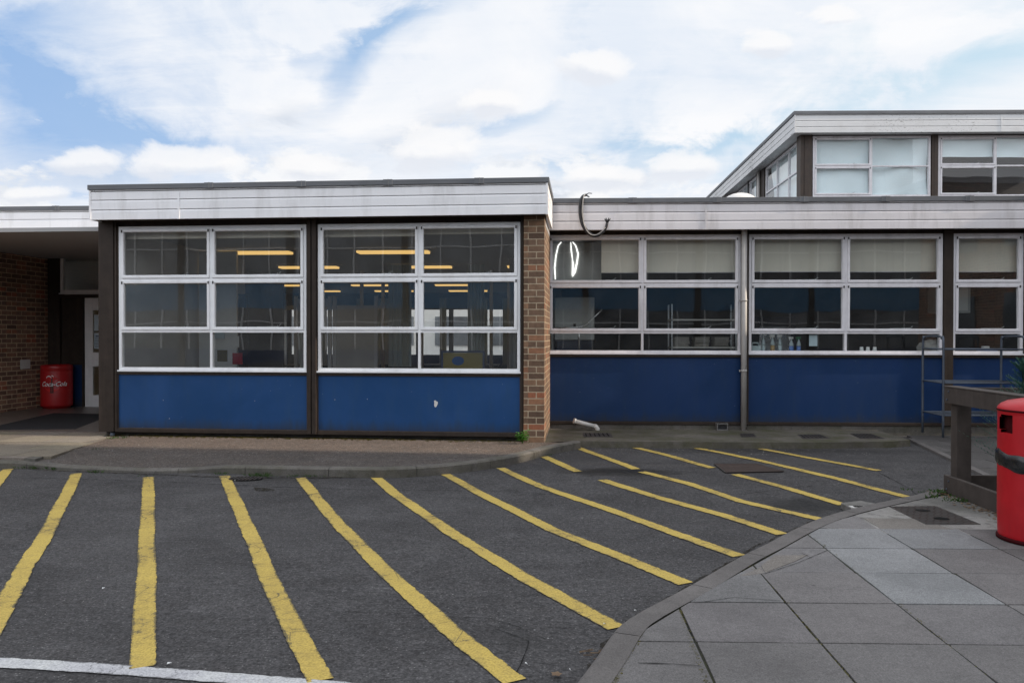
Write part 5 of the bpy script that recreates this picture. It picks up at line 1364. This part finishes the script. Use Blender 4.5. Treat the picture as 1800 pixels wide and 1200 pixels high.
for i in range(nn_):
    a = 2*math.pi*i/nn_; row = []
    for j in range(7):
        zz = bz0+.575+.032*mnoise.noise(Vector((math.cos(a)*1.3, math.sin(a)*1.3, 0)))-.02*math.sin(a-ca)+(j-3)*.0175*(1+.45*mnoise.noise(Vector((math.cos(a)*3, math.sin(a)*3, 5))))
        rr_ = br+.006+.008*abs(mnoise.noise(Vector((math.cos(a)*4, math.sin(a)*4, j*.8))))+(.004 if 0 < j < 6 else -.006)
        row.append(k.bm.verts.new((bx+rr_*math.cos(a), by+rr_*math.sin(a), zz)))
    rg.append(row)
for i in range(nn_):
    for j in range(6): f = k.bm.faces.new((rg[i][j], rg[(i+1) % nn_][j], rg[(i+1) % nn_][j+1], rg[i][j+1])); f.smooth = True
k.build('bag_band', M['bag'], t, weld=False)

# ================================================================== ENTRANCE BIN
eb = G(100, 720.5, .1); eb = eb*((eb.y+.27)/eb.y); er = .285
t = thing('drinks_bin', (eb.x, eb.y, .1), 'red round bin with a white script drinks logo beside the entrance brick wall', 'bin')
hh = .875
MB().lathe((eb.x, eb.y, .1), [(er*.86, 0), (er*.86, .05), (er*.99, .06), (er, .09), (er, hh-.13), (er*.985, hh-.125), (er*.985, hh-.112), (er*1.0, hh-.106), (er, hh-.03), (er*.96, hh-.008), (er*.88, hh), (er*.80, hh), (er*.78, hh-.03), (.001, hh-.03)], 48).build('bin_body', M['red2'], t)
def cyl_wrap(pts, a_c, r):   # flat (x, z) -> on the bin
    out = []
    for x, z in pts:
        a = a_c+x/er; out.append((eb.x+r*math.cos(a), eb.y+r*math.sin(a), z))
    return out
a_c = math.atan2(-eb.y, -eb.x)-R(17)
zc_ = .1+.50
k = MB(); 
M['red3'] = painted('logo_disc_red', (.62,.02,.02), .4, .05)
for i in range(24):
    a0_, a1_ = i*math.pi/12, (i+1)*math.pi/12
    k.poly(cyl_wrap([(0, zc_), (.15*math.cos(a0_), zc_+.15*math.sin(a0_)), (.15*math.cos(a1_), zc_+.15*math.sin(a1_))], a_c, er+.002))
k.build('logo_disc', M['red3'], t)
k = MB(); 
for (x0, x1, z0, z1) in ((-.03, .03, -.17, -.02), (-.026, .026, -.02, .03), (-.014, .014, .03, .13)): k.poly(cyl_wrap([(x0, zc_+z0), (x1, zc_+z0), (x1*.9, zc_+z1), (x0*.9, zc_+z1)], a_c, er+.0032))
k.build('bottle_print', M['dkbrown_ink'], t)
k = MB()
for (cx_, cz_, r1, aa, ab) in ((-.055, .11, .05, .2, 2.9), (.0, .14, .03, -.4, 1.8)):
    prev = None
    for i in range(10):
        a = aa+(ab-aa)*i/9; p = (cx_+r1*math.cos(a), zc_+cz_+r1*math.sin(a)); 
        if prev: k.poly(cyl_wrap([(prev[0], prev[1]-.009), (p[0], p[1]-.009), (p[0], p[1]+.009), (prev[0], prev[1]+.009)], a_c, er+.0038))
        prev = p
vs, fs = textmesh('Coca-Cola', .125, .35)
for f in fs:
    k.poly(cyl_wrap([(vs[i].x*.88+.02, zc_+vs[i].y) for i in f], a_c, er+.0045))
    k.poly(cyl_wrap([(vs[i].x*.88+.026, zc_+vs[i].y+.005) for i in f], a_c, er+.0041))
k.build('logo_lettering', M['white_ink'], t, weld=False)

# ================================================================== METAL RACK (trolley)
t = thing('metal_rack', B.p(BS(1700, .5), .5, .09), 'tubular galvanised catering rack with wire shelves parked against the kitchen wall', 'rack')
rx0b, rx0f = B.s(1629, .35), B.s(1652, .85); ob, of_ = .30, .92
zb_, ztop = .09, 2.02
xL_b = B.s(1629, ob); xL_f = B.s(1652, of_); xL = (xL_b+xL_f)/2
ztop = B.z(1640, 591, .6)
xR = B.s(1781, .6)
for nm, x in (('l', xL), ('r', xR)):
    pts = smooth([(x, ob, zb_), (x, ob, ztop-.14), (x, ob+.05, ztop-.03), (x, ob+.14, ztop), (x, of_-.14, ztop), (x, of_-.05, ztop-.03), (x, of_, ztop-.14), (x, of_, zb_)], 4)
    MB(B).tube(pts, .017, 10).build('end_frame', M['galv'], t)
for i, pz in enumerate((614, 673, 730)):
    z = B.z(1700, pz, .9 if i == 0 else .9)
    k = MB(B)
    for o_ in (ob+.02, of_-.0): k.tube([(xL, o_, z), (xR, o_, z)], .012, 8)
    for x in (xL, xR): k.tube([(x, ob, z), (x, of_, z)], .010, 8)
    for j in range(7 if i else 3):
        o_ = ob+.05+(of_-ob-.08)*j/(6 if i else 2); k.tube([(xL, o_, z-.004), (xR, o_, z-.004)], .004, 5)
    for j in range(5): x = xL+(xR-xL)*(j+.5)/5; k.tube([(x, ob, z-.01), (x, of_, z-.01)], .005, 5)
    k.build('wire_shelf', M['galv'], t)

# ================================================================== SMALL LITTER
rnd = random.Random(77)
lit = [(1117, 1075, 'white scrap of paper on the asphalt near the kerb'), (1063, 1098, 'small white scrap between two yellow line ends'), (1002, 1179, 'white sliver lying beside the dry straw'), (925, 1168, 'pale chip of litter near the bottom centre'),
       (1103, 1075, ''), (298, 1168, 'white fleck beside the foot of the straight yellow line'), (413, 846, 'white paper scrap beside the drain grating'), (182, 1036, 'tiny pale fleck between the two left yellow lines')]
for x, y, lb in lit:
    if not lb: continue
    c = G(x, y); a = rnd.uniform(0, 3.14); k = MB(); l1, l2 = rnd.uniform(.007, .012), rnd.uniform(.003, .005)
    d1 = Vector((math.cos(a), math.sin(a), 0))*l1; d2 = Vector((-math.sin(a), math.cos(a), 0))*l2
    q = [c-d1-d2, c+d1-d2*.4, c+d1*.7+d2, c-d1*.8+d2*.8]
    z_ = rz(c.x, c.y)+.01; k.poly([(q[0].x, q[0].y, z_), (q[1].x, q[1].y, z_+.006), (q[2].x, q[2].y, z_+.002), (q[3].x, q[3].y, z_+.008)])
    tag(k.build('paper_scrap', M['cup'], None), lb, 'litter')
k = MB(); c = G(1040, 1150)
for i in range(16):
    a = rnd.uniform(-.5, .6); p = Vector((c.x+rnd.uniform(-.07, .07), c.y+rnd.uniform(-.09, .05), rz(c.x, c.y)+.008)); l_ = rnd.uniform(.03, .07)
    k.tube([tuple(p), (p.x+l_*math.cos(a), p.y+l_*math.sin(a), p.z+.008)], .0018, 4)
tag(k.build('dry_straw', M['dry'], None), 'small scatter of dry straw beside the kerb at the bottom', 'straw')
c = G(978, 1189); k = MB()
for i in range(5): a = i*1.3; k.leaf((c.x, c.y, .01), (math.cos(a), math.sin(a), .3), (0,0,1), .03, .012, .1)
tag(k.build('dry_leaf', M['dry'], None, weld=False), 'curled brown dead leaf on the asphalt at the bottom centre', 'leaf')
# scuff on the blue panel
k = MB(A); s_, z_ = A.hit(766, 709, 0); bm_ = []
k.poly([(s_+.028*math.cos(a*.6)*(1+.3*math.sin(a*2.1)), -.0025, z_+.045*math.sin(a*.6)*(1+.25*math.cos(a*1.7))) for a in range(10)])
k.build('paint_chip', M['inwall'], school, weld=False)
for px, py in ((297, 736), (588, 703), (645, 702), (447, 705), (286, 704), (760, 655)):
    a_, b_ = A.hit(px, py, 0)
    if zpb+.02 < b_ < zpt-.01:
        k = MB(A); k.poly([(a_, -.0025, b_), (a_+.010, -.0025, b_+.004), (a_+.006, -.0025, b_+.015)]); k.build('paint_chip', M['inwall'], school, weld=False)
# grime below the laps of the fascias and flaking paint on the upper one
def grime(W, spots, o, mat='grime_streak'):
    k = MB(W)
    for s_, z0, z1, w_ in spots: k.poly([(s_-w_, o, z1), (s_+w_, o, z1), (s_+w_*.6, o, z0), (s_-w_*.5, o, z0)])
    return k

k = MB(); rnd = random.Random(41)
for i in range(900):
    r_ = rnd.random()
    if r_ < .45: c = G(rnd.uniform(0, 940), rnd.uniform(771, 800), .1); z_ = .1
    elif r_ < .75: c = G(rnd.uniform(900, 1560), rnd.uniform(784, 800)); z_ = rz(c.x, c.y)+.002
    else: c = G(rnd.uniform(0, 1300), rnd.uniform(835, 1190)); z_ = rz(c.x, c.y)+.002
    l_ = rnd.uniform(.003, .010) if r_ < .75 else rnd.uniform(.002, .005); a = rnd.uniform(0, 6.28)
    v_ = [Vector((c.x+l_*math.cos(a+q_), c.y+l_*math.sin(a+q_)*.8, z_)) for q_ in (0, 2.1, 4.2)]; tp = Vector((c.x, c.y, z_+l_*.8))
    vv_ = [k.bm.verts.new(x) for x in v_+[tp]]
    for q_ in ((0,1,3), (1,2,3), (2,0,3)): k.bm.faces.new([vv_[w_] for w_ in q_])
o = k.build('stone_chippings', M['mortar'], None, weld=False); o['kind'] = 'stuff'; o['label'] = 'tiny pale stone chippings scattered over tarmac and footpath'

# ================================================================== BUILDINGS BEHIND THE CAMERA (seen in the glass; unseen blocks at the right shaped to shade the yard)
opp = thing('opposite_block', (0, -13, 0), 'two storey school block with blue spandrels, reflected in the classroom windows', 'building')
MB().box(-26, 27, -20, -13.1, 0, 6.6).build('wall', M['inwall_dk'], opp)
k = MB(); k.box(-26.2, 27.1, -20, -12.8, 6.6, 7.2); k.build('roof', M['oppwhite'], opp)
MB().box(-26, 27, -13.1, -13.0, 2.75, 3.95).build('blue_spandrel', M['oppblue'], opp)
MB().box(-26, 27, -13.1, -13.0, 0, .9).build('blue_spandrel', M['blue_dk'], opp)
M['dkglass'] = painted('dark_reflecting_glass', (.12,.13,.14), .08, .5, (.42,.45,.47), .8, .35, spec=1.0)
for z0, z1 in ((.9, 2.75), (3.95, 6.5)):
    MB().box(-26, 27, -13.1, -13.02, z0, z1).build('window_band', M['dkglass'], opp)
    k = MB(); x = -25.9
    while x < 26.9:
        k.box(x, x+.07, -13.02, -12.96, z0, z1); x += 1.35
    k.box(-26, 27, -13.02, -12.97, (z0+z1)/2+.3, (z0+z1)/2+.36); k.build('window_frame', M['oppwhite'], opp)
k = MB(); x = -25
while x < 26:
    k.box(x, x+.3, -13.1, -12.93, 0, 6.6); x += 5.4
k.build('column', M['brown'], opp)

sx_, sy_ = math.cos(R(-4)), math.sin(R(-4))
def sunline(x): return 9.80-math.tan(R(4))*(x+1.2)
SB = Frame((14, sunline(14)), R(-4)); SB.n = -SB.n          # o grows towards the school
rb = thing('hall_block', SB.p(.6, -6, 0), 'tall brick hall to the right whose shadow covers the car park', 'building')  # out of view, shaped and turned to the sun to shade the yard
MB(SB).box(0, 1.2, -11.6, -.01, 0, 10.9).build('wall', M['brick2'], rb); MB(SB).box(-.1, 1.3, -11.8, -.01, 10.9, 11.2).build('roof', M['fascia_b'], rb)
for i in range(3):
    for z in (1., 4.2, 7.4): MB(SB).box(-.06, -.01, -10.5+3.4*i, -8.4+3.4*i, z, z+1.8).build('window', M['dkglass'], rb)
rc = thing('link_block', SB.p(8, 1.8, 0), 'low brick link block to the right shading the kitchen apron', 'building')  # out of view, its height set to keep the apron in shade
MB(SB).box(.0, 12, .01, 3.2, 0, 7.1).build('wall', M['brick2'], rc); MB(SB).box(-.05, 12, .01, 3.25, 7.1, 7.3).build('roof', M['fascia_b'], rc)
fb = thing('far_block', (-6, 46, 0), 'pale rendered block beyond the hall, glimpsed through the far hall windows', 'building')
MB().box(-30, 16, 44, 52, 0, 6).build('wall', M['inwall'], fb); MB().box(-30.2, 16.2, 43.8, 52.2, 6, 6.3).build('roof', M['roof'], fb)
for i in range(14): MB().box(-29+3.2*i, -27+3.2*i, 43.93, 43.99, 1, 2.6).build('window', M['dkglass'], fb)

# ================================================================== CAMERA, SUN, SKY
cam = bpy.data.objects.new('camera', bpy.data.cameras.new('camera')); col.objects.link(cam)
cam.data.sensor_width = 36; cam.data.lens = F/1800*36; cam.data.clip_end = 1000; cam.data.clip_start = .05
Rw = CM.transposed()       # columns: camera x right, y down, z forward in world
Mx = Matrix((( Rw[0][0], -Rw[0][1], -Rw[0][2], 0), (Rw[1][0], -Rw[1][1], -Rw[1][2], 0), (Rw[2][0], -Rw[2][1], -Rw[2][2], H), (0,0,0,1)))
cam.matrix_world = Mx; sc.camera = cam

EL = R(27)
sun_dir = Vector((math.cos(EL)*sx_, math.cos(EL)*sy_, math.sin(EL)))
sun = bpy.data.objects.new('sun', bpy.data.lights.new('sun', 'SUN')); col.objects.link(sun)
sun.data.energy = 5.0; sun.data.angle = R(.6); sun.data.color = (1., .86, .70)
sun.rotation_euler = sun_dir.to_track_quat('Z', 'Y').to_euler(); sun.location = (10, 0, 20)

w = bpy.data.worlds.new('World'); sc.world = w; w.use_nodes = True; t = w.node_tree; t.nodes.clear()
out = t.nodes.new('ShaderNodeOutputWorld'); bg = t.nodes.new('ShaderNodeBackground'); L(t, bg.outputs[0], out.inputs[0])
sky = t.nodes.new('ShaderNodeTexSky'); sky.sky_type = 'NISHITA'; sky.sun_disc = False; sky.sun_elevation = EL; sky.sun_rotation = math.atan2(sun_dir.x, sun_dir.y)
sky.air_density = 1.0; sky.dust_density = .6; sky.ozone_density = 1.2
g = t.nodes.new('ShaderNodeTexCoord').outputs['Generated']
sp = t.nodes.new('ShaderNodeSeparateXYZ'); L(t, g, sp.inputs[0])
zz = math_(t, 'ADD', math_(t, 'MAXIMUM', sp.outputs[2], 0.0), .13)
cb = t.nodes.new('ShaderNodeCombineXYZ'); L(t, math_(t, 'DIVIDE', sp.outputs[0], zz), cb.inputs[0]); L(t, math_(t, 'DIVIDE', sp.outputs[1], zz), cb.inputs[1])
def mapd(v, sc_, rot=0, loc=(0,0,0)):
    m_ = t.nodes.new('ShaderNodeMapping'); m_.inputs['Scale'].default_value = sc_; m_.inputs['Rotation'].default_value = (0,0,rot); m_.inputs['Location'].default_value = loc; L(t, v, m_.inputs[0]); return m_.outputs[0]
n_str = noise(t, mapd(cb.outputs[0], (.7, 1.2, 1), R(38), (3.1, 1.2, 0)), 1.6, 12, .66, 1.3)
n_fib = noise(t, mapd(cb.outputs[0], (.7, 3.2, 1), R(30), (9.1, 4.2, 0)), 2.4, 12, .7, .8)
n_puf = noise(t, mapd(g, (1, 1, 1.6), 0, (4.7, .2, 2.1)), 7., 12, .62, .4)
n_big = noise(t, mapd(g, (1, 1, 1.8), 0, (7.3, 2.2, 0)), 3.2, 6, .6, .5)
n_cum = noise(t, mapd(g, (1, 1, 2.2), 0, (1.7, .2, .6)), 6.5, 12, .60, .15)
ay = math_(t, 'MAXIMUM', math_(t, 'ABSOLUTE', sp.outputs[1]), .15)
uu = math_(t, 'DIVIDE', sp.outputs[0], ay); vv = math_(t, 'DIVIDE', sp.outputs[2], ay)
# warp the large clearings so that their outlines are torn
du_w = math_(t, 'MULTIPLY_ADD', n_big, .22, -.11); dv_w = math_(t, 'MULTIPLY_ADD', n_puf, .14, -.07)
uw = math_(t, 'ADD', uu, du_w); vw = math_(t, 'ADD', vv, dv_w)
def patch(px, py, rx, ry, ang, s):
    u0, v0 = (px-972)/F, (589-py)/F; ca_, sa_ = math.cos(ang), math.sin(ang)
    du = math_(t, 'SUBTRACT', uw, u0); dv_ = math_(t, 'SUBTRACT', vw, v0)
    a = math_(t, 'ADD', math_(t, 'MULTIPLY', du, ca_*F/rx), math_(t, 'MULTIPLY', dv_, sa_*F/rx))
    b = math_(t, 'ADD', math_(t, 'MULTIPLY', du, -sa_*F/ry), math_(t, 'MULTIPLY', dv_, ca_*F/ry))
    r2 = math_(t, 'ADD', math_(t, 'MULTIPLY', a, a), math_(t, 'MULTIPLY', b, b))
    return math_(t, 'MULTIPLY', math_(t, 'POWER', 2.718, math_(t, 'MULTIPLY', r2, -1.0)), s)
P_ = [patch(20, 120, 190, 90, R(-40), .62), patch(130, 190, 190, 70, R(-35), .5), patch(10, 240, 160, 80, R(0), .6), patch(250, 235, 130, 26, R(-20), .75), patch(610, 100, 110, 34, R(48), .85), patch(700, 20, 110, 30, R(25), .85), patch(520, 90, 40, 20, 0, .4),
      patch(860, 215, 110, 20, R(8), .55), patch(800, 235, 60, 14, 0, .3), patch(1200, 262, 150, 20, R(14), .8), patch(1440, 205, 220, 30, R(16), .55), patch(1720, 120, 240, 44, R(12), .65), patch(1310, 300, 70, 26, 0, .6), patch(975, 300, 50, 14, 0, .4), patch(60, 20, 120, 30, 0, .35), patch(60, 330, 130, 14, 0, .4), patch(960, 180, 60, 16, R(20), .3)]
tot = P_[0]
for p in P_[1:]: tot = math_(t, 'ADD', tot, p)
fib = math_(t, 'MULTIPLY', math_(t, 'SUBTRACT', .52, n_fib), .45)
clear = math_(t, 'ADD', math_(t, 'ADD', tot, fib), math_(t, 'ADD', math_(t, 'MULTIPLY', math_(t, 'SUBTRACT', .5, n_str), .5), math_(t, 'MULTIPLY', math_(t, 'SUBTRACT', .5, n_puf), 1.5)))
clear = ramp(t, clear, [(-.05+.05, bw(.02)), (.3, bw(.30)), (.65, bw(.58)), (1, bw(.85))])
band = ramp(t, vv, [(.13, bw(1)), (.19, bw(.92)), (.25, bw(.5)), (.33, bw(0))])
cum = ramp(t, math_(t, 'ADD', n_cum, math_(t, 'MULTIPLY_ADD', band, .26, -.25)), [(.48, bw(0)), (.525, bw(.9)), (.6, bw(1))])
puf = ramp(t, n_puf, [(.60, bw(0)), (.66, bw(.75))])
clear = math_(t, 'MULTIPLY', clear, math_(t, 'SUBTRACT', 1.0, math_(t, 'MULTIPLY', math_(t, 'MAXIMUM', cum, math_(t, 'MULTIPLY', puf, .6)), .92)))
# the undersides: the same field looked up a little higher reads as shade
n_c2 = noise(t, mapd(g, (1, 1, 2.2), 0, (1.7, .2, .545)), 6.5, 12, .60, .15)
lit_ = ramp(t, math_(t, 'SUBTRACT', n_cum, n_c2), [(.42-.5+.06, bw(0)), (.05, bw(1))])
lit_ = ramp(t, math_(t, 'MULTIPLY_ADD', math_(t, 'SUBTRACT', n_cum, n_c2), 4., .5), [(.15, bw(0)), (.75, bw(1))])
shade = mixc(t, lit_, (.66,.71,.79), (.97,.975,.985))
high = mixc(t, ramp(t, n_big, [(.38, bw(0)), (.62, bw(1))]), (.975,.98,1.0), (.80,.86,.95))
high = mixc(t, math_(t, 'MULTIPLY', ramp(t, n_fib, [(.45, bw(0)), (.7, bw(1))]), .2), high, (.99,.99,1.0))
grey = patch(455, 205, 60, 22, R(15), 1.0); grey2 = patch(730, 215, 110, 26, R(25), .8); grey3 = patch(170, 285, 170, 26, 0, .6); grey4 = patch(1090, 310, 60, 14, 0, .8)
gr = math_(t, 'MULTIPLY', math_(t, 'ADD', math_(t, 'ADD', grey, grey2), math_(t, 'ADD', grey3, grey4)), ramp(t, n_puf, [(.42, bw(0)), (.56, bw(1))]), clamp=True)
cloudc = mixc(t, math_(t, 'MULTIPLY', band, cum), high, shade)
cloudc = mixc(t, math_(t, 'MULTIPLY', gr, .8), cloudc, (.60,.67,.78))
n_p2 = noise(t, mapd(g, (1, 1, 1.3), 0, (2.7, 1.2, 5.1)), 15., 12, .62, .2)
us = math_(t, 'ADD', uu, math_(t, 'MULTIPLY_ADD', n_puf, .10, -.05)); vs_ = math_(t, 'ADD', vv, math_(t, 'MULTIPLY_ADD', n_big, .05, -.025))
def puff(px, py, rx, ry, dy=0):
    u0, v0 = (px-972)/F, (589-py-dy)/F
    a = math_(t, 'MULTIPLY', math_(t, 'SUBTRACT', us, u0), F/rx); b = math_(t, 'MULTIPLY', math_(t, 'SUBTRACT', vs_, v0), F/ry)
    return math_(t, 'POWER', 2.718, math_(t, 'MULTIPLY', math_(t, 'ADD', math_(t, 'MULTIPLY', a, a), math_(t, 'MULTIPLY', b, b)), -.7))
pm = None; ps = None
for q_ in ((1060, 112, 48, 34), (1455, 42, 42, 20), (1340, 85, 50, 22), (140, 280, 75, 24), (320, 282, 105, 30), (520, 285, 90, 30), (1195, 297, 72, 24), (1070, 318, 70, 22), (770, 260, 80, 34), (870, 190, 60, 24), (40, 335, 60, 14)):
    a = puff(*q_); b = puff(*q_, dy=q_[3]*.75)
    pm = a if pm is None else math_(t, 'MAXIMUM', pm, a); ps = b if ps is None else math_(t, 'MAXIMUM', ps, b)
pn = math_(t, 'MULTIPLY_ADD', math_(t, 'ADD', math_(t, 'MULTIPLY', n_puf, .5), math_(t, 'MULTIPLY', n_p2, .5)), 2.2, -1.1)
pmask = ramp(t, math_(t, 'ADD', pm, pn), [(.42, bw(0)), (.62, bw(.8)), (.8, bw(1))])
pshade = ramp(t, math_(t, 'SUBTRACT', math_(t, 'ADD', ps, math_(t, 'MULTIPLY', pn, .7)), math_(t, 'MULTIPLY', pm, .75)), [(-.15+.15, bw(0)), (.30, bw(1))])
pcol = mixc(t, pshade, (.985,.98,.985), (.80,.83,.895))
sb = mixc(t, 1, sky.outputs[0], (.1,.1,.1), 'MULTIPLY')
blue = mixc(t, ramp(t, math_(t, 'MULTIPLY_ADD', uu, .75, .55), [(0, bw(0)), (.5, bw(.35)), (.85, bw(1))]), (.25,.48,.88), (.62,.86,1.0))
skyc = mixc(t, .75, sb, blue)
fin = mixc(t, clear, cloudc, skyc)
fin = mixc(t, math_(t, 'MULTIPLY', pmask, .85), fin, pcol)
hz = ramp(t, sp.outputs[2], [(0, bw(0)), (.02, bw(1))])
fin = mixc(t, hz, (.30,.30,.30), fin)
bst = math_(t, 'MAXIMUM', ramp(t, sp.outputs[2], [(.42, bw(0)), (.62, bw(.45))]), ramp(t, math_(t, 'MULTIPLY', sp.outputs[1], -1.0), [(0, bw(0)), (.25, bw(1))]))
bg_s = math_(t, 'MULTIPLY_ADD', math_(t, 'MULTIPLY', bst, hz), .8, 1.0)
L(t, fin, bg.inputs[0]); L(t, bg_s, bg.inputs[1])

sc.view_settings.view_transform = 'Standard'; sc.view_settings.look = 'None'; sc.view_settings.exposure = 0
sc.render.engine = 'CYCLES'
cy_ = sc.cycles
cy_.max_bounces = 7; cy_.diffuse_bounces = 4; cy_.glossy_bounces = 3; cy_.transparent_max_bounces = 12; cy_.transmission_bounces = 4
cy_.caustics_reflective = False; cy_.caustics_refractive = False; cy_.use_denoising = True; cy_.sample_clamp_indirect = 6
